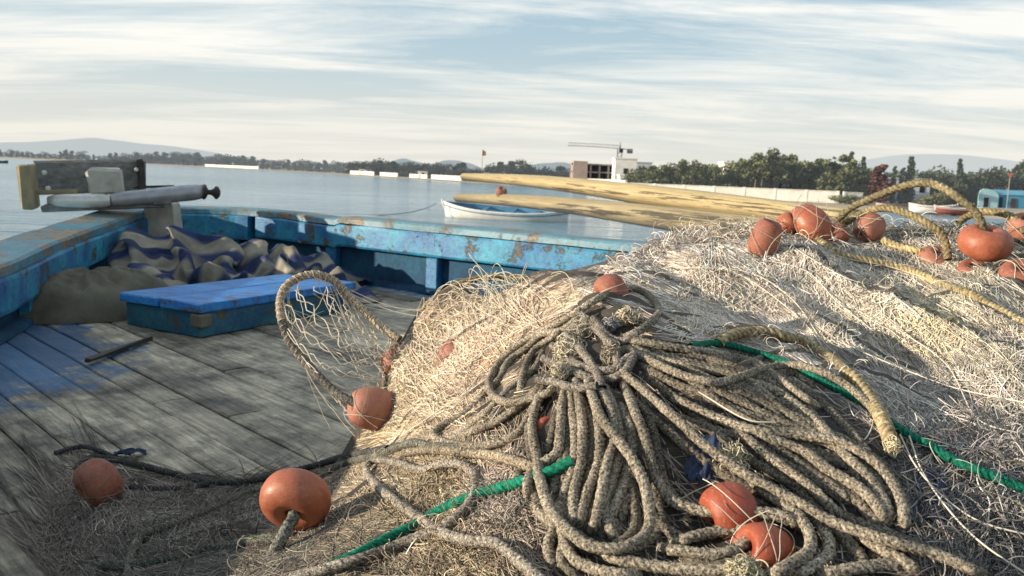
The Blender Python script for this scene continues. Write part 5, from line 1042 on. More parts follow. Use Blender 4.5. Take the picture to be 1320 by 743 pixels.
# packed core surface
sub = 1
cidx = -np.ones(H.shape, int); keep = H > -.005
fc = np.stack(np.meshgrid(np.arange(0, NX - 1), np.arange(0, NY - 1), indexing='ij'), -1).reshape(-1, 2)
fk = keep[fc[:, 0], fc[:, 1]] & keep[fc[:, 0] + 1, fc[:, 1] + 1] & (H[fc[:, 0], fc[:, 1]] > .004)
fc = fc[fk]; ids = which(gxx[fc[:, 0]], gyy[fc[:, 1]])
for q in range(3):
    f = fc[ids == q]; cidx[:] = -1
    used = np.unique(np.concatenate([(f[:, 0] + a) * NY + f[:, 1] + b_ for a in (0, 1) for b_ in (0, 1)]))
    lut = -np.ones(NX * NY, int); lut[used] = np.arange(len(used))
    Q = np.stack([lut[(f[:, 0] + a) * NY + f[:, 1] + b_] for a, b_ in ((0, 0), (1, 0), (1, 1), (0, 1))], 1)
    ux, uy = used // NY, used % NY
    V = np.stack([gxx[ux], gyy[uy], H[ux, uy]], 1); cc, _ = region(V[:, 0], V[:, 1])
    mesh_np("packed_folds", V, Q, m_core, nets[q], cc * .62)  # core darkened in colour to look like shadow in the gaps
# twine strands: bundles laid along the surface, following the local run of the net
SX, SY = np.arange(-60, 1390, 4.0), np.arange(230, 800, 4.0)
SGX, SGY = np.meshgrid(SX, SY, indexing='ij'); SD = hit(SGX, SGY)
SDs = SD.copy(); seen = (SD < 3.3).astype(float)
for _ in range(2):
    wide = np.pad(SDs * seen, 1, mode='edge'); count = np.pad(seen, 1, mode='edge')
    total = wide[:-2, 1:-1] + wide[2:, 1:-1] + wide[1:-1, :-2] + wide[1:-1, 2:] + 2 * SDs * seen
    weight = count[:-2, 1:-1] + count[2:, 1:-1] + count[1:-1, :-2] + count[1:-1, 2:] + 2 * seen
    SDs = np.where(seen > 0, total / np.maximum(weight, 1), 3.4)
def surf(px, py, A_=None):
    A_ = SDs if A_ is None else A_
    fx = np.clip((px + 60) / 4, 0, len(SX) - 1.001); fy = np.clip((py - 230) / 4, 0, len(SY) - 1.001)
    ix = fx.astype(int); iy = fy.astype(int); fx = fx - ix; fy = fy - iy
    return (A_[ix, iy] * (1 - fx) + A_[ix + 1, iy] * fx) * (1 - fy) + (A_[ix, iy + 1] * (1 - fx) + A_[ix + 1, iy + 1] * fx) * fy
RF = norm(np.array([r[3] for r in REG], float))
def rflow(px, py):
    d2 = (px[..., None] - rp[:, 0]) ** 2 + ((py[..., None] - rp[:, 1]) * 1.3) ** 2
    w_ = 1 / (d2 + 400) ** 1.6; w_ /= w_.sum(-1, keepdims=True)
    return w_ @ RC, norm(w_ @ RF)
def inside(pp, x, y):
    ins = np.zeros(np.shape(x), bool); j = len(pp) - 1; pp = np.asarray(pp, float)
    for i in range(len(pp)):
        xi, yi = pp[i]; xj, yj = pp[j]
        ins ^= ((yi > y) != (yj > y)) & (x < (xj - xi) * (y - yi) / (yj - yi + 1e-9) + xi); j = i
    return ins
coilpoly = [(640, 480), (720, 395), (840, 375), (860, 440), (1000, 470), (1110, 520), (1165, 600), (1185, 760), (690, 760), (672, 640), (690, 560)]
def strands(n_par, per, poly, curl=.3, spread=7, L=(70, 230), seed=0, lift=(.0, .012), M_=22, rad=(.0005, .0009), bright=1.0, turn=0.0, thin=.42, avoid=True, lum=.3):
    r = np.random.default_rng(seed); pp = np.asarray(poly, float); lo, hi = pp.min(0), pp.max(0); pts = np.zeros((0, 2))
    while len(pts) < n_par:
        c = r.uniform(lo, hi, (n_par * 3, 2)); k = inside(pp, c[:, 0], c[:, 1]) & (surf(c[:, 0], c[:, 1]) < 3.2)
        dn = fbm(c[:, 0] / 55, c[:, 1] / 26 + c[:, 0] / 120, 91, 3); k &= (dn > thin) | (r.random(len(c)) < .25)
        pts = np.vstack([pts, c[k]])
    pts = pts[:n_par]; N_ = n_par * per; par = np.repeat(np.arange(n_par), per)
    sc = 1.35 / np.maximum(surf(pts[:, 0], pts[:, 1]), .8)          # nearer bundles look larger
    off = r.normal(0, 1, N_) * spread * sc[par]; Ls = (r.uniform(*L, n_par) * sc)[par] * r.uniform(.55, 1.15, N_)
    _, fl = rflow(pts[:, 0], pts[:, 1]); a0 = np.arctan2(fl[:, 1], fl[:, 0]) + r.normal(0, curl * .7, n_par)
    a = a0[par] + r.normal(0, curl * .22, N_)
    x = pts[par] + off[:, None] * np.stack([-np.sin(a), np.cos(a)], 1) + r.uniform(-.3, .3, (N_, 1)) * Ls[:, None] * np.stack([np.cos(a), np.sin(a)], 1)
    x = x - (Ls * .5)[:, None] * np.stack([np.cos(a), np.sin(a)], 1)
    ph = (r.uniform(0, 500, n_par))[par] + r.normal(0, .25, N_); ph2 = r.uniform(0, 500, N_); kt = r.normal(0, 1, N_) * turn
    h0 = r.uniform(0, 1, N_) ** 1.3; h = lift[0] + (lift[1] - lift[0]) * h0; XY = np.zeros((N_, M_, 2)); LF = np.zeros((N_, M_))
    for m_ in range(M_):
        s_ = m_ / (M_ - 1); XY[:, m_] = x; LF[:, m_] = h * (.55 + .9 * vnoise(ph2 + s_ * Ls / 28, ph2 * .3, 3)) 
        _, f = rflow(x[:, 0], x[:, 1]) if m_ % 4 == 0 else (None, f)
        aa = np.arctan2(f[:, 1], f[:, 0]) + (a - np.arctan2(f[:, 1], f[:, 0])) if False else a
        w_ = (vnoise(ph + s_ * Ls / 60, ph * .37, 5) - .5) * 2.2 * curl + (vnoise(ph2 + s_ * Ls / 24, ph2 * .9, 8) - .5) * .9 * curl
        ang = aa + w_ + kt * s_ * Ls / 100
        x = x + (Ls / (M_ - 1))[:, None] * np.stack([np.cos(ang), np.sin(ang)], 1)
    D = surf(XY[..., 0], XY[..., 1]); D3 = D.copy(); D3[:, 1:-1] = (D[:, :-2] + D[:, 1:-1] + D[:, 2:]) / 3; D3 = np.minimum(D3, D + .004)
    good = (D.max(1) < 3.2) & (np.abs(np.diff(D, axis=1)).max(1) < .16)
    if avoid: good &= inside(coilpoly, XY[..., 0], XY[..., 1]).mean(1) < .3
    P = at(XY[..., 0], XY[..., 1], D3 - LF - .001)
    P[..., 2] = np.maximum(P[..., 2], .003)
    mid = XY[:, M_ // 2]; cc, _ = rflow(mid[:, 0], mid[:, 1])
    k_ = np.exp(r.normal(0, lum, N_)) * np.exp(r.normal(0, .30, n_par))[par] * (.72 + .56 * fbm(pts[:, 0] / 90, pts[:, 1] / 45, 131, 2))[par] * bright * (.62 + .5 * h0)  # last factor darkens lower twines: depth shade painted into their colour
    cc = np.clip(cc * k_[:, None] * (1 + r.normal(0, .04, (N_, 3))), .01, .86)
    rr_ = r.uniform(*rad, N_) * (.72 + .3 * D[:, M_ // 2])
    return P, rr_, cc, which(P[:, M_ // 2, 0], P[:, M_ // 2, 1]), good
BUCK = {0: [], 1: [], 2: []}
def put(S):
    P, rr, cc, ids, good = S
    for q in range(3):
        k = (ids == q) & good
        if k.any(): BUCK[q].append((P[k], rr[k], cc[k]))
polyR = [(790, 335), (860, 300), (985, 287), (1200, 290), (1330, 290), (1335, 560), (1200, 600), (1120, 560), (1040, 470), (900, 445), (830, 420), (790, 370)]
polyR2 = [(1120, 560), (1335, 540), (1335, 750), (1190, 750), (1150, 690), (1130, 620)]
polyL = [(500, 440), (545, 395), (640, 372), (790, 362), (770, 420), (700, 440), (640, 480), (600, 560), (500, 570), (480, 520)]
polyBL = [(70, 630), (130, 610), (300, 640), (470, 595), (560, 580), (640, 600), (660, 640), (640, 745), (60, 745)]
polyC = [(680, 500), (830, 470), (1000, 490), (1150, 600), (1190, 745), (640, 745), (660, 600)]
polyMid = [(560, 600), (690, 620), (700, 745), (540, 745)]
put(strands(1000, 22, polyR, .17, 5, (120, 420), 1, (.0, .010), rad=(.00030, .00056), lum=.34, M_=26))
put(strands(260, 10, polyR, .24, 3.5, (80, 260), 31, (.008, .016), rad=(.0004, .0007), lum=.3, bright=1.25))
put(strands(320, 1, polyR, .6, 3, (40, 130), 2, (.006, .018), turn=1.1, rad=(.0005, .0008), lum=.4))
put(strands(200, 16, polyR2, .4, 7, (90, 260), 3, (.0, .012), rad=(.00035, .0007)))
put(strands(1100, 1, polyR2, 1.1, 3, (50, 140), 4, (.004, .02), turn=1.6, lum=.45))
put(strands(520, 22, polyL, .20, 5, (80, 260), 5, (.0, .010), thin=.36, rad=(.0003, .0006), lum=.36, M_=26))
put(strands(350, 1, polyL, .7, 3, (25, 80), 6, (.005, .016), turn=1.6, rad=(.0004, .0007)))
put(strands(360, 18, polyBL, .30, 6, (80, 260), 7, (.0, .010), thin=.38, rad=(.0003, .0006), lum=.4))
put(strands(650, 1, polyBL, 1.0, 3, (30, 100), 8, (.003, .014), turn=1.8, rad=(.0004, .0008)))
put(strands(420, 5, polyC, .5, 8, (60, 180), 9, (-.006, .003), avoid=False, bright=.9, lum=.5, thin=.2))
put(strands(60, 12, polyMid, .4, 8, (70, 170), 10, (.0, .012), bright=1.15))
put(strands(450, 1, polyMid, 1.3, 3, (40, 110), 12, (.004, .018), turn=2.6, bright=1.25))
# knotted diamond mesh lying over the heap in loose, half-closed folds
def netting(cx_, cy_, w_, h_, ang, cell, seed, fold=.8, lift=.012, rad=.00075, bright=1.25):
    r = np.random.default_rng(seed); nu, nv = int(w_ / cell[0]), int(h_ / cell[1]); out = []
    c_, s_ = math.cos(ang), math.sin(ang); jt = r.normal(0, .22, (nu + 2, nv + 2, 2))
    for j in range(nu):
        for sg in (0, 1):
            P = []
            for i in range(nv + 1):
                o_ = (i + sg) % 2; u = (j + o_ + jt[j + o_, i, 0]) * cell[0] - w_ / 2; v = (i + jt[j + o_, i, 1]) * cell[1] - h_ / 2; P.append((u, v))
            P = np.array(P); q = catmull(P, 4) if len(P) > 3 else P; out.append(resample(q, np.linalg.norm(np.diff(q, axis=0), axis=1).sum() / 63.5)[:64])
    out = np.stack([o for o in out if len(o) == 64]); U_, V_ = out[..., 0], out[..., 1]
    U2 = U_ + fold * 60 * (fbm(V_ / 70 + seed, U_ / 160, seed, 3) - .5) + fold * 34 * (fbm(U_ / 30, V_ / 60 + seed, seed + 4, 2) - .5)
    V2 = V_ + fold * 50 * (fbm(U_ / 60 + seed, V_ / 70, seed + 9, 3) - .5)
    X = cx_ + U2 * c_ - V2 * s_; Y_ = cy_ + U2 * s_ + V2 * c_
    D = surf(X, Y_); good = (D.max(1) < 3.2) & (np.abs(np.diff(D, axis=1)).max(1) < .14) & (inside(coilpoly, X, Y_).mean(1) < .15)
    P = at(X, Y_, D - lift - .010 * fbm(U_ / 40, V_ / 40, seed + 2)); P[..., 2] = np.maximum(P[..., 2], .004)
    m_ = (X[:, 32], Y_[:, 32]); cc, _ = rflow(*m_); cc = np.clip(cc * bright * np.exp(r.normal(0, .2, (len(cc), 1))), 0, .88)
    return P, np.full(len(P), rad) * (.72 + .3 * D[:, 32]), cc, which(P[:, 32, 0], P[:, 32, 1]), good
for k_, a_ in enumerate([(1220, 520, 230, 150, .4, (15, 22)), (1290, 600, 160, 120, .3, (16, 24)), (1130, 420, 260, 120, .35, (8, 14)), (1260, 430, 200, 130, .7, (9, 14)), (960, 370, 230, 80, .3, (7, 12)), (1250, 680, 190, 150, .6, (17, 26)), (1080, 350, 220, 70, .2, (7, 11)),
                         (870, 400, 160, 70, .4, (7, 11)), (570, 470, 130, 110, 2.2, (8, 12)), (640, 410, 150, 60, 2.8, (8, 11)), (590, 430, 120, 70, 2.6, (8, 12)), (540, 520, 90, 80, 2.0, (8, 12)), (700, 390, 110, 40, 2.9, (7, 10)), (600, 660, 150, 110, .3, (9, 14)), (200, 670, 220, 80, .1, (9, 13)), (420, 640, 180, 60, -.1, (9, 12)), (110, 670, 90, 110, .5, (9, 12)), (1200, 330, 200, 50, .2, (7, 10))]):
    put(netting(*a_, 300 + k_))
# springy curls of twine standing off the heap
def curls(n_, poly, seed, rr=(4, 12), turns=(.5, 1.5), rad=(.0005, .0008), bright=1.15):
    r = np.random.default_rng(seed); P, ra_, cc, ids, good = strands(n_, 1, poly, .3, 1, (10, 30), seed, (.002, .008), 3, thin=.3)
    P = P[good]; cc = cc[good]; ids = ids[good]
    base = P[:, 1]; n2_ = len(base); M_ = 20; t = np.linspace(0, 1, M_)[None]
    R_ = r.uniform(*rr, (n2_, 1)) * base[:, 1:2] / FPX; a = r.uniform(0, 6.28, (n2_, 1)) + t * 6.283 * r.uniform(*turns, (n2_, 1))
    ax1 = norm(r.normal(size=(n2_, 3)) * np.array([1, .6, .5])); ax2 = norm(np.cross(ax1, r.normal(size=(n2_, 3)))); ax2[:, 2] = np.abs(ax2[:, 2])
    Q = base[:, None] + (R_ * np.cos(a) * r.uniform(.8, 1.6, (n2_, 1)))[..., None] * ax1[:, None] + (R_ * np.sin(a) + R_ * .5)[..., None] * ax2[:, None] + (t * .02)[..., None] * norm(r.normal(size=(n2_, 1, 3)))
    return Q, r.uniform(*rad, n2_) * (.72 + .3 * base[:, 1]), np.clip(cc * bright, 0, .9), ids, np.ones(n2_, bool)
put(curls(800, polyR, 21)); put(curls(500, polyR2, 22, (6, 18))); put(curls(220, polyL, 23, (3, 9))); put(curls(800, polyBL, 24)); put(curls(350, polyMid, 25, (5, 14)))
crest = [(790, 340), (860, 302), (985, 288), (1320, 292), (1320, 312), (985, 306), (870, 320), (800, 355)]
put(curls(700, crest, 26, (4, 11)))
put(strands(150, 14, [(775, 350), (860, 306), (985, 291), (1320, 296), (1320, 312), (985, 308), (870, 326), (790, 364)], .12, 3, (60, 160), 41, (.0, .012), rad=(.00035, .00065), thin=.1))
put(strands(90, 14, [(515, 425), (545, 398), (600, 388), (700, 374), (760, 366), (760, 380), (620, 402), (540, 420)], .15, 3, (50, 130), 42, (.0, .012), rad=(.00035, .00065), thin=.1))
put(curls(250, [(60, 630), (140, 610), (330, 640), (330, 690), (100, 745), (60, 745)], 27, (4, 13)))
for q in range(3):
    groups = {}
    for P, rr, cc in BUCK[q]: groups.setdefault(P.shape[1], []).append((P, rr, cc))
    Vs, Qs, Cs = [], [], []; b0 = 0
    for m_, lst in groups.items():
        P = np.concatenate([l[0] for l in lst]); rr = np.concatenate([l[1] for l in lst]); cc = np.concatenate([l[2] for l in lst])
        V, Q = strands_np(P, rr, 3); Vs.append(V); Qs.append(Q + b0); b0 += len(V); Cs.append(np.repeat(cc, m_ * 3, 0))
    o = mesh_np("twine_strands", np.concatenate(Vs), np.concatenate(Qs), m_net, nets[q], np.concatenate(Cs)); o["kind"] = "stuff"

# ------------------------------------------------------------------ ropes
def rope_np(P, r, style='fuzzy', seed=0, fuzz=240):
    """P dense 3D path -> rope surface with lay, loose fibres"""
    rg = np.random.default_rng(seed); P = resample(P, .0022); m = len(P)
    n_ = 15; a = np.linspace(0, 6.283185, n_, endpoint=False); s = np.arange(m) * .0022
    if style == 'laid': lay = .30 * np.abs(np.cos(1.5 * (a[None] - s[:, None] * 2 * math.pi / (r * 4.4)))) ** .7 - .14; jit = .03
    elif style == 'smooth': lay = .24 * np.abs(np.cos(1.5 * (a[None] - s[:, None] * 2 * math.pi / (r * 4.6)))) ** .7 - .11; jit = .015
    else: lay = .20 * np.abs(np.cos(1.5 * (a[None] - s[:, None] * 2 * math.pi / (r * 4.8)))) ** .7 - .10; jit = .075
    RR = r * (1 + lay + rg.normal(0, jit, (m, n_)) + .10 * (vnoise(s * 16, s * 0 + seed, seed) - .5)[:, None])
    V, Q = tube_np(P, RR, n_)
    tone = (.8 + .4 * vnoise(s * 30, s * 0, seed + 3))[:, None] * np.clip(1 + lay * (3.4 if style != 'fuzzy' else 2.2), .3, 1.5) * np.clip(1 + rg.normal(0, .16, (m, n_)), .5, 1.6)
    tone = np.broadcast_to(tone, (m, n_)).reshape(-1, 1) * np.ones((1, 3))
    T, N_, B_ = frames(P)
    ln = m * .0022; k = int(ln * fuzz * .8)
    if k > 3:
        i = rg.integers(1, m - 1, k); an = rg.uniform(0, 6.283, k); d = np.cos(an)[:, None] * N_[i] + np.sin(an)[:, None] * B_[i]
        ls = rg.uniform(.2, .75, k)[:, None] * r; tt = rg.normal(0, 1.0, (k, 1)) * T[i]
        p0 = P[i] + d * r * .93; p1 = p0 + (d * .75 + tt * .6) * ls; p2 = p1 + (d * .25 + tt + rg.normal(0, .4, (k, 3))) * ls
        fv, fq = strands_np(np.stack([p0, p1, p2], 1), np.full(k, .00024), 3)
        Q = np.vstack([Q, fq + len(V)]); V = np.vstack([V, fv]); tone = np.vstack([tone, np.repeat(rg.uniform(.9, 1.7, (k, 1)), 9, 0) * np.ones((1, 3))])
    return V, Q, tone
def path_on(px, lift=0.0, Y=None, sm=10, r=.009, dive=False):
    p = catmull(np.array(px, float), 10); p = resample(p, 3.0)
    y = hit(p[:, 0], p[:, 1]); y = smooth(np.minimum(y, smooth(y, 4)), sm)
    if dive:
        e = np.minimum(np.arange(len(p)), np.arange(len(p))[::-1]) * 3.0; lift = lift - (.034 + lift) * np.clip(1 - e / 26, 0, 1) ** 1.6
    return at(p[:, 0], p[:, 1], y - lift - r * .9 - .007)
def path_air(pts):
    q = catmull(np.array(pts, float), 10); return at(q[:, 0], q[:, 1], q[:, 2])
_sd = [100]
def rope(name, P, r, mat, parent=None, style='fuzzy', tint=(1, 1, 1), fuzz=240):
    _sd[0] += 1; V, Q, C = rope_np(P, r, style, _sd[0], fuzz)
    return mesh_np(name, V, Q, mat, parent, C * np.array(tint), loc=None if parent else P[len(P) // 2])
kc = at(765, 455, 1.25)
coil = empty("rope_coil", kc, "big coil of speckled grey rope tied in the middle and fanned over the nets", "rope")
COILS = [ # lift in m, px path
 (.030, [(795, 440), (830, 423), (849, 402), (838, 382), (813, 372), (783, 379), (758, 393), (726, 413), (695, 429), (665, 447), (645, 466), (634, 484), (630, 498), (639, 513), (658, 519), (687, 513), (708, 505), (718, 484), (722, 470)]),
 (.018, [(760, 404), (740, 415), (722, 427), (698, 431), (679, 448), (655, 467), (645, 488), (624, 508), (599, 533), (569, 550), (558, 561), (573, 570), (605, 575), (638, 572), (666, 560), (681, 539), (690, 522), (704, 500)]),
 (.024, [(735, 420), (712, 435), (690, 450), (679, 468), (673, 488), (671, 502), (676, 515)]),
 (.006, [(700, 455), (690, 475), (668, 493), (650, 509), (630, 529), (606, 548), (585, 562)]),
 (.006, [(712, 480), (690, 505), (666, 525), (638, 545), (611, 556), (587, 564), (565, 566)]),
 (.026, [(708, 492), (694, 515), (686, 545), (688, 570), (692, 590), (694, 608), (699, 629), (709, 658), (731, 683), (758, 703), (793, 708), (820, 699), (836, 682), (837, 655), (830, 622), (815, 592), (793, 563), (776, 540), (765, 515), (758, 490)]),
 (.020, [(728, 500), (724, 530), (722, 560), (718, 584), (699, 598), (683, 614), (680, 634), (690, 648)]),
 (.014, [(742, 490), (748, 525), (751, 560), (749, 597), (740, 634), (739, 671), (735, 690)]),
 (.012, [(758, 492), (768, 525), (773, 560), (771, 597), (759, 631), (750, 663), (746, 690)]),
 (.016, [(770, 495), (788, 530), (793, 565), (784, 592), (777, 626), (771, 658), (761, 695)]),
 (.004, [(780, 500), (796, 540), (799, 580), (789, 622), (780, 645), (781, 668), (792, 692), (806, 702)]),
 (.002, [(800, 520), (815, 560), (814, 600), (799, 641), (788, 666), (784, 690)]),
 (.004, [(735, 500), (738, 530), (741, 560), (740, 600), (729, 634), (722, 660)]),
 (.002, [(700, 640), (690, 655), (714, 678), (707, 700), (709, 720), (722, 745)]),
 (.004, [(726, 640), (720, 665), (728, 695), (724, 720), (730, 745)]),
 (.016, [(800, 485), (815, 522), (830, 560), (840, 597), (850, 624), (869, 647), (901, 658), (943, 662), (980, 661), (1009, 666), (1030, 676), (1036, 690)]),
 (.010, [(845, 706), (882, 711), (919, 715), (951, 707), (970, 691), (984, 680), (999, 673)]),
 (.004, [(860, 708), (880, 697), (906, 689), (943, 683), (970, 684), (1005, 700)]),
 (.014, [(722, 685), (728, 700), (734, 713), (749, 727), (783, 738), (830, 744)]),
 (.006, [(770, 712), (800, 722), (845, 730), (894, 735), (951, 736), (990, 742)]),
 (.022, [(960, 612), (975, 624), (1002, 645), (1021, 657), (1036, 674), (1045, 694), (1041, 712), (1019, 727), (996, 741), (985, 752)]),
 (.008, [(1048, 664), (1060, 680), (1068, 698), (1066, 716), (1036, 736), (1015, 750)]),
 (.004, [(1040, 742), (1075, 738), (1108, 732), (1157, 729), (1180, 738)]),
 (.026, [(796, 440), (820, 440), (861, 447), (902, 453), (943, 459), (975, 468), (992, 480), (1030, 508), (1060, 530)]),
 (.016, [(800, 446), (825, 452), (850, 464), (902, 475), (937, 482), (965, 492), (1000, 520)]),
 (.034, [(798, 446), (820, 456), (861, 476), (894, 488), (929, 493), (957, 485), (989, 475), (1025, 471), (1060, 480), (1088, 495), (1115, 517), (1134, 540)]),
 (.034, [(790, 470), (820, 495), (847, 519), (875, 543), (907, 573), (937, 595), (973, 619), (1022, 644), (1059, 666), (1095, 681), (1132, 693), (1169, 704), (1219, 719), (1275, 746)]),
 (.016, [(860, 510), (888, 522), (916, 536), (957, 551), (998, 559), (1039, 562), (1080, 570), (1120, 590), (1143, 613), (1162, 648), (1168, 690)]),
 (.010, [(950, 490), (995, 502), (1028, 524), (1060, 551), (1084, 581), (1120, 617), (1140, 648), (1152, 680)]),
 (.008, [(930, 545), (962, 565), (984, 584), (1011, 603), (1046, 629), (1078, 660), (1096, 672)]),
 (.012, [(960, 556), (998, 567), (1039, 584), (1068, 606), (1106, 628), (1132, 654), (1147, 683)]),
 (.010, [(1095, 684), (1122, 698), (1145, 713), (1169, 726), (1192, 748)]),
]
def blend(a, b_, t):
    A_ = resample(np.array(a, float), 1); A_ = resample(A_, np.linalg.norm(np.diff(A_, axis=0), axis=1).sum() / 9); B2 = resample(np.array(b_, float), 1); B2 = resample(B2, np.linalg.norm(np.diff(B2, axis=0), axis=1).sum() / 9)
    k = min(len(A_), len(B2), 9); return [tuple(v) for v in A_[:k] * (1 - t) + B2[:k] * t]
right = [COILS[23][1], COILS[25][1][:5] + [(1000, 505), (1045, 545)], COILS[28][1], COILS[27][1], COILS[30][1], COILS[29][1]]
for i, t in ((0, .5), (1, .35), (1, .7), (2, .5), (3, .5), (4, .5)): COILS.append((-.002, blend(right[i], right[i + 1], t)))
for q in ([(905, 470), (960, 500), (1010, 545), (1060, 600), (1100, 650)], [(925, 500), (975, 530), (1050, 590), (1110, 650), (1125, 685)], [(880, 485), (930, 520), (985, 548), (1060, 566), (1110, 600), (1150, 660)], [(1020, 640), (1050, 655), (1085, 690), (1110, 720), (1120, 748)],
          [(985, 478), (1040, 505), (1090, 550), (1130, 600), (1155, 650)], [(830, 640), (845, 670), (870, 690), (905, 700)], [(835, 560), (850, 600), (845, 640), (855, 670)], [(870, 720), (930, 726), (975, 718), (1000, 705)], [(700, 700), (740, 742), (760, 752)]):
    COILS.append((-.004, q))
for k in list(range(5, 13)) + [15] + list(range(23, 32)):
    for off in (-11, 10):
        lf, p = COILS[k]; p = np.array(p, float)[1:]; j = np.linspace(0, 1, len(p)); dx = off * (1 + .8 * np.sin(j * 4 + k)) + random.uniform(-3, 3)
        COILS.append((-.004, [tuple(v) for v in p + np.stack([dx * (.9 if k < 20 else .45), 3 * np.cos(j * 5 + k) - (.9 * dx if k >= 20 else 0)], 1)]))
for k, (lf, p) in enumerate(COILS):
    dk_ = 1.0 if lf > 0 else .62  # buried lengths tinted darker, depth shade painted into the rope colour
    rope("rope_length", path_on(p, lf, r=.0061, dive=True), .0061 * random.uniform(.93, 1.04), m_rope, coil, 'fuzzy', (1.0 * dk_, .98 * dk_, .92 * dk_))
# lashing round the middle of the coil
for pts in ([(700, 462), (735, 478), (775, 490), (805, 480), (818, 455)], [(712, 445), (745, 470), (785, 478), (812, 460)], [(745, 400), (770, 425), (790, 450), (800, 478)], [(690, 490), (712, 492), (740, 500), (770, 498)], [(765, 410), (782, 432), (800, 440), (822, 432)], [(728, 430), (752, 455), (770, 482), (776, 502)]):
    rope("lashing", path_on(pts, .030, r=.007), .0062, m_rope, coil, 'fuzzy', (.78, .78, .8))
def tuft(name, px, py, lift, rad, n_, col, parent, seed, squash=(1, 1, 1), rr=.0007):
    r = np.random.default_rng(seed); c = on(np.array(float(px)), np.array(float(py)), lift); M_ = 16; t = np.linspace(0, 1, M_)[None, :, None]
    d = norm(r.normal(size=(n_, 1, 3))); st_ = c + d * r.uniform(.1, .7, (n_, 1, 1)) * rad * np.array(squash)
    cr = rad * r.uniform(.15, .45, (n_, 1, 1)); a = r.uniform(0, 6.28, (n_, 1, 1)) + t * r.uniform(3, 9, (n_, 1, 1))
    e1 = norm(r.normal(size=(n_, 1, 3))); e2 = norm(np.cross(e1, r.normal(size=(n_, 1, 3))))
    P = st_ + cr * np.cos(a) * e1 + cr * np.sin(a) * e2 + d * t * rad * .3
    V, Q = strands_np(P, np.full(n_, rr), 3); cc = np.clip(np.array(col) * np.exp(r.normal(0, .25, (n_, 1))), 0, .9)
    return mesh_np(name, V, Q, m_net, parent, np.repeat(cc, M_ * 3, 0))
tuft("frayed_tuft", 735, 455, .050, .026, 420, (.54, .49, .37), coil, 1, (1.1, .7, 1), .0009)
tuft("frayed_tuft", 722, 478, .045, .016, 160, (.50, .45, .34), coil, 2)
tuft("frayed_tuft", 788, 418, .028, .014, 120, (.27, .27, .27), coil, 3, (1.2, .8, .8), .0009)
tuft("frayed_tuft", 752, 425, .035, .024, 260, (.48, .43, .34), coil, 4, (1.2, .8, .9))
tuft("frayed_tuft", 810, 408, .025, .020, 200, (.50, .44, .32), coil, 5, (1.2, .8, .6))
tuft("frayed_tuft", 788, 455, .042, .018, 180, (.33, .29, .22), coil, 6, (.7, .7, 1.4))
tuft("frayed_tuft", 960, 735, .03, .018, 200, (.45, .41, .28), coil, 7, (1.2, .8, .8))
tuft("frayed_tuft", 945, 590, .03, .018, 70, (.48, .43, .30), coil, 8, (1.5, .8, 1.2))
# loose ropes, each a thing of its own
def loose(px, lift, r, mat, style, label, tint=(1, 1, 1), fuzz=240):
    o = rope("loose_rope", path_on(px, lift, r=r), r, mat, None, style, tint, fuzz); return tag(o, label, "rope")
loose([(375, 746), (421, 733), (481, 715), (527, 697), (566, 682), (597, 660), (612, 636), (611, 612), (596, 600), (572, 598), (542, 606), (512, 597), (484, 593), (472, 605), (484, 624), (512, 648), (542, 669), (572, 688), (603, 697), (639, 701), (669, 724), (700, 750)], .022, .0066, m_rope, 'fuzzy', "grey speckled rope looped over the green rope at the bottom")
loose([(520, 584), (559, 580), (600, 584), (638, 588), (680, 600), (700, 612)], .016, .0068, m_rope, 'fuzzy', "short grey rope run lying just above the rope loop by the green rope", (.95, .9, .8))
loose([(164, 748), (173, 706), (194, 685), (230, 673), (273, 657), (318, 637), (360, 628), (409, 618), (432, 603), (457, 594), (490, 587), (528, 572), (559, 577), (600, 578)], .012, .0078, m_ropeblue, 'fuzzy', "long grey rope running from the bottom edge behind the front float", (1.1, 1.08, 1.0))
loose([(98, 606), (108, 594), (127, 590), (170, 597), (227, 612), (273, 622), (318, 621), (358, 612), (400, 602), (450, 588), (500, 580)], .012, .0085, m_ropeblue, 'fuzzy', "dark rope lying over the dull float along the net's edge on the deck", (.55, .55, .58))
loose([(160, 627), (197, 632), (242, 630), (268, 624)], .012, .0085, m_ropeblue, 'fuzzy', "short dark rope length leaving the dull float to the right", (.45, .45, .48))
loose([(70, 585), (92, 578), (115, 577), (150, 590)], .012, .006, m_ropeblue, 'fuzzy', "thin dark cord end on the deck behind the dull float", (.45, .45, .5))
loose([(130, 728), (170, 728), (212, 723), (273, 709), (333, 697), (370, 690)], .008, .0085, m_ropeblue, 'fuzzy', "grey-green rope low in the net at the bottom left", (.8, .85, .75))
o = rope("loose_rope", path_air([(381, 655, 1.285), (378, 668, 1.262), (371, 680, 1.245), (361, 697, 1.235), (350, 719, 1.235), (338, 752, 1.24)]), .0088, m_ropeblue, None, 'fuzzy', (1.2, 1.22, 1.2)); tag(o, "thick grey rope coming out of the large front float", "rope")
loose([(425, 731), (466, 712), (512, 688), (542, 673), (581, 651), (621, 636), (672, 621), (706, 609), (738, 594)], .018, .0068, m_green, 'smooth', "bright green laid rope under the grey rope loop", fuzz=30)
loose([(890, 447), (915, 443), (940, 445), (973, 454), (1011, 467), (1038, 480), (1074, 499), (1107, 517), (1153, 548), (1180, 566), (1196, 573), (1231, 594), (1280, 614), (1335, 637)], .016, .0054, m_green, 'smooth', "flattened green rope running across the grey net to the right edge", (.8, .85, .9), fuzz=90)
loose([(926, 443), (938, 434), (955, 430), (984, 428), (1017, 436), (1044, 447), (1074, 466), (1104, 491), (1126, 521), (1142, 551), (1149, 572)], .030, .0088, m_laid, 'laid', "straw-coloured twisted rope with a cut end beside the right-hand coil runs", (.85, .85, .85))
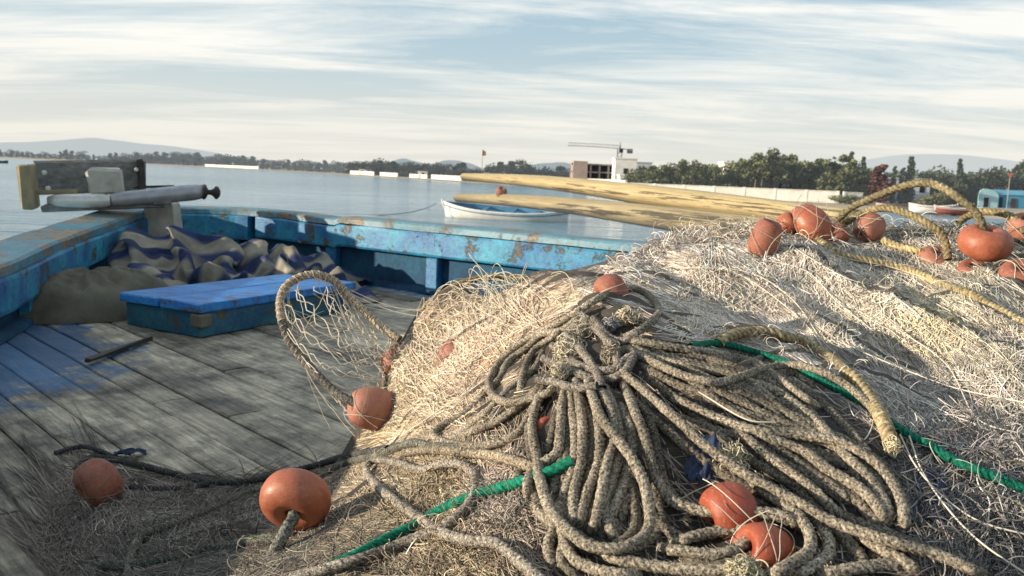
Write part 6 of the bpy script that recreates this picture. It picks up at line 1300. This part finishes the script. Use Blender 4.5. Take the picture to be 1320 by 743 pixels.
tf = tuft("rope_fray", 1150, 577, .035, .012, 140, (.62, .54, .36), None, 11, (.7, .7, 1.2)); tf.name = "frayed_end"; tag(tf, "pale frayed whipping on the cut end of the straw-coloured twisted rope", "rope end")
loose([(1040, 300), (1056, 311), (1090, 331), (1132, 339), (1178, 351), (1217, 368), (1253, 381), (1284, 399), (1335, 424)], .010, .0085, m_laid, 'laid', "yellowish twisted rope half sunk in the net at the upper right", (.9, .9, .85))
loose([(1137, 309), (1150, 315), (1165, 320), (1186, 324)], .014, .0085, m_laid, 'laid', "short yellow twisted rope end beneath the rope arches", (.95, .95, .85))
def air(pts, r, mat, style, label, tint=(1, 1, 1), fuzz=200):
    o = rope("arched_rope", path_air(pts), r, mat, None, style, tint, fuzz); return tag(o, label, "rope")
air([(1060, 300, 2.3), (1074, 289, 2.3), (1096, 269, 2.27), (1121, 257, 2.22), (1147, 246, 2.17), (1173, 238, 2.12), (1197, 236, 2.08), (1219, 244, 2.04), (1236, 256, 2.01), (1254, 270, 1.99), (1264, 285, 1.98), (1270, 303, 1.98), (1272, 312, 1.98)], .0088, m_laid, 'fuzzy', "grey-brown rope arching high above the nets into the round float", (.55, .58, .6))
air([(1075, 300, 2.3), (1088, 289, 2.28), (1108, 277, 2.25), (1127, 270, 2.2), (1147, 269, 2.16), (1173, 277, 2.12), (1197, 289, 2.08), (1214, 303, 2.06), (1221, 322, 2.04), (1222, 335, 2.03)], .0085, m_laid, 'laid', "lower twisted rope arching under the high arch at the upper right", (.62, .62, .6))
air([(1235, 288, 2.3), (1250, 278, 2.3), (1272, 273, 2.25), (1298, 277, 2.2), (1312, 285, 2.17), (1322, 300, 2.15)], .0085, m_laid, 'laid', "twisted rope arching behind the round float to the right edge", (.6, .6, .55))
loose([(1105, 292), (1140, 296), (1180, 300), (1215, 296), (1245, 292)], .02, .008, m_laid, 'laid', "tangled dark straw rope lying on the crest below the arches", (.5, .5, .45))
# hoop with hanging mesh at the left
hoopP = [(480, 527, 1.875), (464, 522, 1.852), (448, 515, 1.862), (431, 505, 1.89), (401, 475, 1.95), (376, 444, 1.98), (363, 414, 2.0), (361, 388, 2.02), (370, 368, 2.03), (392, 356, 2.05), (413, 355, 2.06), (434, 365, 2.07), (452, 384, 2.06), (470, 402, 2.05), (490, 420, 2.03), (515, 438, 2.0)]
hp = np.array(hoopP)
hoop = empty("hoop_rope", at(430, 450, 1.95), "rope hoop standing up at the left with open mesh hanging in it", "rope")
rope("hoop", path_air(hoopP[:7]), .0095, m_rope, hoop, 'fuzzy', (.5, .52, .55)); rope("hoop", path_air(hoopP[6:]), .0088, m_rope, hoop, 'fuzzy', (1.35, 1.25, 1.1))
hc_ = path_air(hoopP); hc_ = resample(hc_, .004); tl = np.linspace(0, 1, len(hc_))
def hcv(t): return np.stack([np.interp(t, tl, hc_[:, k]) for k in range(3)], -1)
# mesh surface: hoop side u along curve from float to top; right side anchored in the net
edge = path_air([(505, 560, 1.9), (498, 540, 1.92), (495, 515, 1.94), (492, 490, 1.96), (490, 465, 1.97), (488, 445, 1.98), (484, 428, 2.02)]); edge = resample(edge, .004); el = np.linspace(0, 1, len(edge))
def ecv(t): return np.stack([np.interp(t, el, edge[:, k]) for k in range(3)], -1)
def msurf(u, v):
    a = hcv(.06 + .72 * u); b_ = ecv(u); p = a * (1 - v[..., None]) + b_ * v[..., None]
    p[..., 1] += -.05 * np.sin(v * math.pi) * np.sin(u * math.pi); p[..., 2] -= .03 * np.sin(v * math.pi)
    return p
r_ = np.random.default_rng(77); SP = []
nu, nv = 10, 8; jit = r_.normal(0, .13, (nu * 2 + 2, nv + 1, 2))
for i in range(nu):
    for dirn in (0, 1):
        P = []
        for j in range(nv + 1):
            up = (j + dirn) % 2; ii = i + (.5 if up else 0) + (.0 if dirn == 0 else .5) * 0
            iu = int(np.clip(2 * i + up, 0, 2 * nu)); uval = (i + .5 * up + jit[iu, j, 0] * .7) / nu; vval = (j + jit[iu, j, 1]) / nv
            P.append((np.clip(uval, 0, 1), np.clip(vval, 0, 1)))
        P = np.array(P); q = catmull(P, 3); SP.append(msurf(q[:, 0], q[:, 1]))
# the second half of each diamond row
SP = np.stack(SP); SP += r_.normal(0, .0012, SP.shape)
V1, Q1 = strands_np(SP, np.full(len(SP), .0014), 4)
# fan of loose twines from the hoop's crown
F_ = []
for k in range(60):
    u0_ = r_.uniform(.30, .98); a = hcv(np.array([u0_]))[0]; b_ = ecv(np.array([np.clip(r_.normal(.65, .3), 0, 1)]))[0] + r_.normal(0, .012, 3)
    if r_.random() < .5: b_ = hcv(np.array([np.clip(u0_ + r_.normal(0, .2), .05, 1)]))[0] + np.array([.02, 0, -r_.uniform(.02, .14)])
    t = np.linspace(0, 1, 25)[:, None]; p = a * (1 - t) + b_ * t; p[:, 2] -= .05 * r_.uniform(.0, 1) * np.sin(t[:, 0] * math.pi); p += np.cumsum(r_.normal(0, .0011, p.shape), 0) * np.sin(t * math.pi); F_.append(p)
V2, Q2 = strands_np(np.stack(F_), np.full(len(F_), .0008), 3)
cols_ = np.vstack([np.tile([.66, .60, .48], (len(V1), 1)), np.tile([.64, .56, .43], (len(V2), 1))])
mesh_np("hanging_mesh", np.vstack([V1, V2]), np.vstack([Q1, Q2 + len(V1)]), m_net, hoop, cols_)
# twine lashings wound along the hoop
tt = np.linspace(.28, .97, 900); c = hcv(tt); T, N_, B_ = frames(c); an = tt * 6.283 * 55
W1 = c + .0098 * (np.cos(an)[:, None] * N_ + np.sin(an)[:, None] * B_); V, Q = tube_np(W1, .0009, 4); mesh_np("twine_lashing", V, Q, m_net, hoop, np.tile([.62, .56, .44], (len(V), 1)))
# second, lower hoop with laced loops and its grey sleeve
h2 = [(545, 402, 2.05), (552, 392, 2.06), (571, 378, 2.09), (595, 365, 2.11), (619, 359, 2.12), (650, 358, 2.12), (675, 358, 2.12), (697, 361, 2.11), (722, 365, 2.10), (748, 369, 2.09), (775, 372, 2.08)]
lac = empty("laced_rope", at(620, 362, 2.11), "low arched rope with lacing loops and a grey plastic sleeve beside the blue deck", "rope")
rope("rope_arch", path_air(h2), .0075, m_laid, lac, 'fuzzy', (.8, .75, .65))
pa = path_air(h2[7:10]); pa = resample(pa, .01); V, Q = tube_np(pa, .0165 * (1 + .04 * np.sin(np.arange(len(pa)) * .8)), 16)
mesh_np("grey_sleeve", V, Q, simple("grey_plastic", (.12, .125, .14), (.2, .205, .22), 30, .5, .2), lac)
h2c = resample(path_air(h2[:8]), .004); hl = np.linspace(0, 1, len(h2c)); F_ = []
for k in range(120):
    u = np.clip((k % 40) / 40 + r_.normal(0, .02), 0, 1); a = np.array([np.interp(u, hl, h2c[:, q]) for q in range(3)])
    px_ = 548 + u * 150; b_ = on(np.array(px_ + r_.normal(20, 16)), np.array(395 + r_.uniform(-6, 30) - u * 10), .01)
    t = np.linspace(0, 1, 25)[:, None]; p = a * (1 - t) + b_ * t; side = r_.normal(0, .03, 3); p += np.sin(t * math.pi) * side + np.sin(t * math.pi * 2) * r_.normal(0, .012, 3); p[0] = a; F_.append(p)
V, Q = strands_np(np.stack(F_), np.full(len(F_), .0009), 3); mesh_np("lacing", V, Q, m_net, lac, np.tile([.62, .55, .42], (len(V), 1)))
# long slack twines between the hoops
F_ = []
for a, b_ in [((452, 374, 2.06), (552, 402, 2.05)), ((455, 380, 2.06), (560, 410, 2.03)), ((460, 392, 2.05), (545, 398, 2.06)), ((448, 384, 2.07), (590, 400, 2.05))]:
    t = np.linspace(0, 1, 25)[:, None]; p = at(*a) * (1 - t) + at(*b_) * t; p[:, 2] -= .012 * np.sin(t[:, 0] * math.pi); F_.append(p)
V, Q = strands_np(np.stack(F_), np.full(4, .0008), 4); mesh_np("stretched_twine", V, Q, m_net, hoop, np.tile([.66, .60, .5], (len(V), 1)))
# long twines lying over the right-hand net
F_ = []
TW = [[(1172, 562), (1190, 610), (1225, 660), (1265, 700), (1325, 742)], [(1160, 560), (1180, 600), (1215, 640), (1262, 672), (1325, 690)], [(1000, 300), (1040, 330), (1100, 362), (1180, 380), (1260, 420)], [(985, 335), (1040, 350), (1080, 390), (1130, 430)], [(860, 345), (960, 350), (1020, 385), (1060, 440)],
      [(840, 420), (900, 440), (960, 465)], [(1030, 300), (1080, 330), (1150, 345), (1230, 372), (1300, 400)], [(900, 505), (960, 540), (1000, 545)], [(565, 500), (620, 455), (680, 420), (730, 400)], [(520, 560), (580, 520), (640, 480), (690, 440)], [(545, 575), (590, 520), (620, 480)], [(925, 340), (980, 370), (1040, 420), (1075, 470)], [(1150, 420), (1220, 470), (1260, 540), (1320, 560)], [(1080, 440), (1150, 470), (1230, 500), (1325, 520)]]
for p in TW:
    P = path_on(p, .022, sm=12, r=.002); F_.append(resample(P, np.linalg.norm(np.diff(P, axis=0), axis=1).sum() / 39.5)[:40])
for f in F_:
    V, Q = tube_np(f, .0011, 5); mesh_np("long_twine", V, Q, m_net, nets[int(which(f[20:21, 0], f[20:21, 1])[0])], np.tile([.62, .57, .47], (len(V), 1)))

# ------------------------------------------------------------------ floats
def float_profile(D, Hh_, hole):
    t = np.linspace(-math.pi / 2, math.pi / 2, 41)
    e = .82; rr_ = np.sign(np.cos(t)) * np.abs(np.cos(t)) ** e; zz_ = np.sign(np.sin(t)) * np.abs(np.sin(t)) ** e
    r = hole + (D / 2 - hole) * rr_; z = Hh_ / 2 * zz_
    # dimple toward the hole
    dz = 1 - .16 * np.exp(-((r - hole) / (D * .10)) ** 2)
    prof = np.stack([r, z * dz], 1)
    prof[:, 0] += .0007 * np.exp(-(prof[:, 1] / (Hh_ * .03)) ** 2)
    inner = np.stack([np.full(8, hole), np.linspace(prof[-1, 1], prof[0, 1], 10)[1:-1]], 1)
    return np.vstack([prof, inner])
VEIL = []
def flt(px, py, Y, D, Hh_, axis, label, mat, squash=0, seed=0, hole=.0105):
    V, Q = lathe(float_profile(D, Hh_, hole), 48)
    if squash: V = V * (1 + squash * (fbm(V[:, 0:1] * 22 + seed, V[:, 1:2] * 22 + V[:, 2:3] * 30, seed) - .5) * 2)
    c = at(float(px), float(py), float(Y)); ax = norm(np.array(axis, float)); q = Vector((0, 0, 1)).rotation_difference(Vector(ax)).to_matrix()
    o = mesh_np("net_float", V, Q, mat)
    o.matrix_world = Matrix.Translation(Vector(c)) @ q.to_4x4()
    VEIL.append((c, np.array(q), D / 2, Hh_ / 2, label)); return tag(o, label, "float")
flt(381, 644, 1.30, .112, .070, (-.05, -.86, -.50), "large glossy terracotta float at the front with a thick rope in its hole", m_float)
flt(481, 527, 1.88, .096, .112, (-.86, -.42, .18), "pale terracotta float at the foot of the rope hoop", m_floatpale, .0, 3, .0088)
flt(127, 622, 1.95, .118, .088, (-.55, -.70, -.45), "dull shaded float in the dark net near the left edge", m_floatdark, .03, 4)
flt(940, 662, .935, .070, .058, (.95, .25, .25), "orange-red float under a crossing rope at the bottom right, upper of two", m_floatred)
flt(984, 714, .875, .064, .058, (.9, .3, -.35), "orange float with twine over it, lower of two at the bottom right", m_floatred)
flt(1270, 313, 1.98, .117, .074, (.02, -.30, .95), "round shiny float on the end of the high rope arch", m_float)
flt(986, 308, float(hit(986., 331.)) + .0, .068, .096, (.25, -.2, .95), "upright oval brown float on the crest of the grey net", m_floatdark, .02, 5)
flt(1044, 296, float(hit(1044., 312.)) + .055, .135, .09, (.75, .2, .5), "wide terracotta float half buried on the crest right of the oval one", m_float, .06, 6)
flt(1080, 301, float(hit(1080., 314.)) + .035, .06, .05, (.6, -.3, .6), "small crushed float just right of the wide half-buried one", m_floatdark, .1, 7)
flt(1121, 295, float(hit(1121., 314.)) + .025, .068, .08, (.7, .4, .5), "torn pale pink float piece below the rope arches", m_floatpale, .16, 8)
flt(1206, 337, float(hit(1206., 345.)) + .042, .088, .06, (.1, -.5, .8), "faded red float sunk in net below the rope arches", m_floatpale, .07, 9)
flt(1254, 352, float(hit(1254., 358.)) + .04, .07, .05, (-.2, -.4, .8), "dark red float mostly hidden in net below the round float", m_floatdark, .05, 10)
flt(1314, 357, float(hit(1314., 362.)) + .045, .086, .06, (-.2, -.5, .8), "deep red float in net at the right edge, lower one", m_floatdark, .05, 11)
flt(1320, 292, 2.18, .075, .06, (-.2, -.4, .8), "pink float at the right edge beside the arched rope, upper one", m_floatpale, .08, 12)
flt(788, 379, float(hit(788., 386.)) + .062, .075, .055, (.9, .3, .3), "brown float peeping out behind the top loop of the rope coil", m_floatdark, .03, 13)
flt(586, 470, 1.84, .09, .11, (.3, -.2, .9), "pinkish float veiled by the cream net left of the rope coil", m_floatpale, .05, 14)
flt(513, 468, 2.02, .08, .07, (.3, -.6, .5), "small orange float behind the net to the right of the rope hoop", m_floatpale, .04, 15)
flt(706, 560, 1.20, .05, .045, (.3, -.6, .5), "small red float behind the hanging ropes of the coil", m_floatred, .05, 16)
flt(646, 248, 10.1, .135, .12, (.1, -.4, .8), "rusty round buoy resting on the lower spar, below the upper one", m_floatdark, .04, 17)
flt(1016, 289, float(hit(1016., 304.)) + .03, .06, .05, (.5, -.4, .6), "reddish crumpled float behind the crest by the spar end", m_float, .15, 18)
# scraps of blue cloth in the nets
def scrap(px, py, lift, w_, h_, rz, label, seed):
    gx_, gy_ = np.meshgrid(np.linspace(-.5, .5, 30), np.linspace(-.5, .5, 30), indexing='ij')
    c = on(np.array(float(px)), np.array(float(py)), 0)
    X = c[0] + gx_ * w_ * math.cos(rz) - gy_ * h_ * math.sin(rz); Y_ = c[1] + gx_ * w_ * math.sin(rz) + gy_ * h_ * math.cos(rz)
    k = 1 - .35 * fbm(gx_ * 5 + seed, gy_ * 5, seed); X = c[0] + (X - c[0]) * k; Y_ = c[1] + (Y_ - c[1]) * k
    Z = np.maximum(hs(X, Y_), 0) + lift + .03 * fbm(gx_ * 4 + seed, gy_ * 4, seed + 2)
    idx = np.arange(900).reshape(30, 30)
    o = mesh_np("cloth_scrap", np.stack([X, Y_, Z], -1).reshape(-1, 3), np.stack([idx[:-1, :-1], idx[1:, :-1], idx[1:, 1:], idx[:-1, 1:]], -1).reshape(-1, 4), m_navy, loc=c)
    return tag(o, label, "cloth")
scrap(1200, 652, -.006, .04, .12, -.5, "navy cloth scrap tangled in the grey net at the lower right", 3)
scrap(905, 598, -.008, .04, .08, -.4, "blue cloth scrap in the dark gap between the coil's ropes", 5)
scrap(168, 588, .002, .10, .05, .3, "small navy cloth scrap on the deck behind the dull float", 7)

# twines of the nets lying across the floats that are half sunk in them
r_ = np.random.default_rng(404)
for c, q, ra_, rz_, label in VEIL:
    k_ = 0
    for key, n_ in (("oval", 4), ("wide terracotta", 8), ("crushed", 5), ("torn", 5), ("sunk in net", 9), ("hidden in net", 9), ("lower one", 8), ("upper one", 5), ("veiled", 24), ("behind the net", 12), ("dull shaded", 6), ("foot of the rope hoop", 4), ("lower of two", 6), ("upper of two", 2), ("peeping", 5)):
        if key in label: k_ = n_
    if not k_: continue
    ln = []; M_ = 26; t = np.linspace(0, 1, M_)
    for _ in range(k_):
        nrm_ = norm(r_.normal(size=3) * np.array([1, .5, 1])); e1 = norm(np.cross(nrm_, [.3, .2, 1])); e2 = np.cross(nrm_, e1)
        sh = r_.normal(0, .35); an = r_.uniform(-1.9, -.9) + t * r_.uniform(2.4, 3.8) + math.pi * .5
        d = norm(np.cos(an)[:, None] * e2 + np.sin(an)[:, None] * e1 * np.sign(e1[2] + 1e-6) + sh * nrm_ + .05 * np.sin(t * r_.uniform(4, 14) + r_.uniform(0, 6))[:, None] * nrm_)
        dl = d @ q                                      # to the float's own axes
        rad = 1 / np.sqrt((dl[:, 0] ** 2 + dl[:, 1] ** 2) / ra_ ** 2 + dl[:, 2] ** 2 / rz_ ** 2)
        p = c + d * (rad * (1.09 + r_.uniform(0, .12)) + .001 + .3 * ra_ * np.abs(2 * t - 1) ** 4)[:, None]; ln.append(p)
    V, Q = strands_np(np.stack(ln), np.full(len(ln), .0006 * (.7 + .3 * c[1])), 3)
    n_id = int(which(np.array([c[0]]), np.array([c[1]]))[0]); cc = np.exp(r_.normal(0, .25, (len(ln), 1))) * np.array([.5, .45, .36]) * (.45 if "dull" in label else 1)
    mesh_np("veil_twine", V, Q, m_net, nets[n_id], np.repeat(np.clip(cc, 0, .8), M_ * 3, 0))
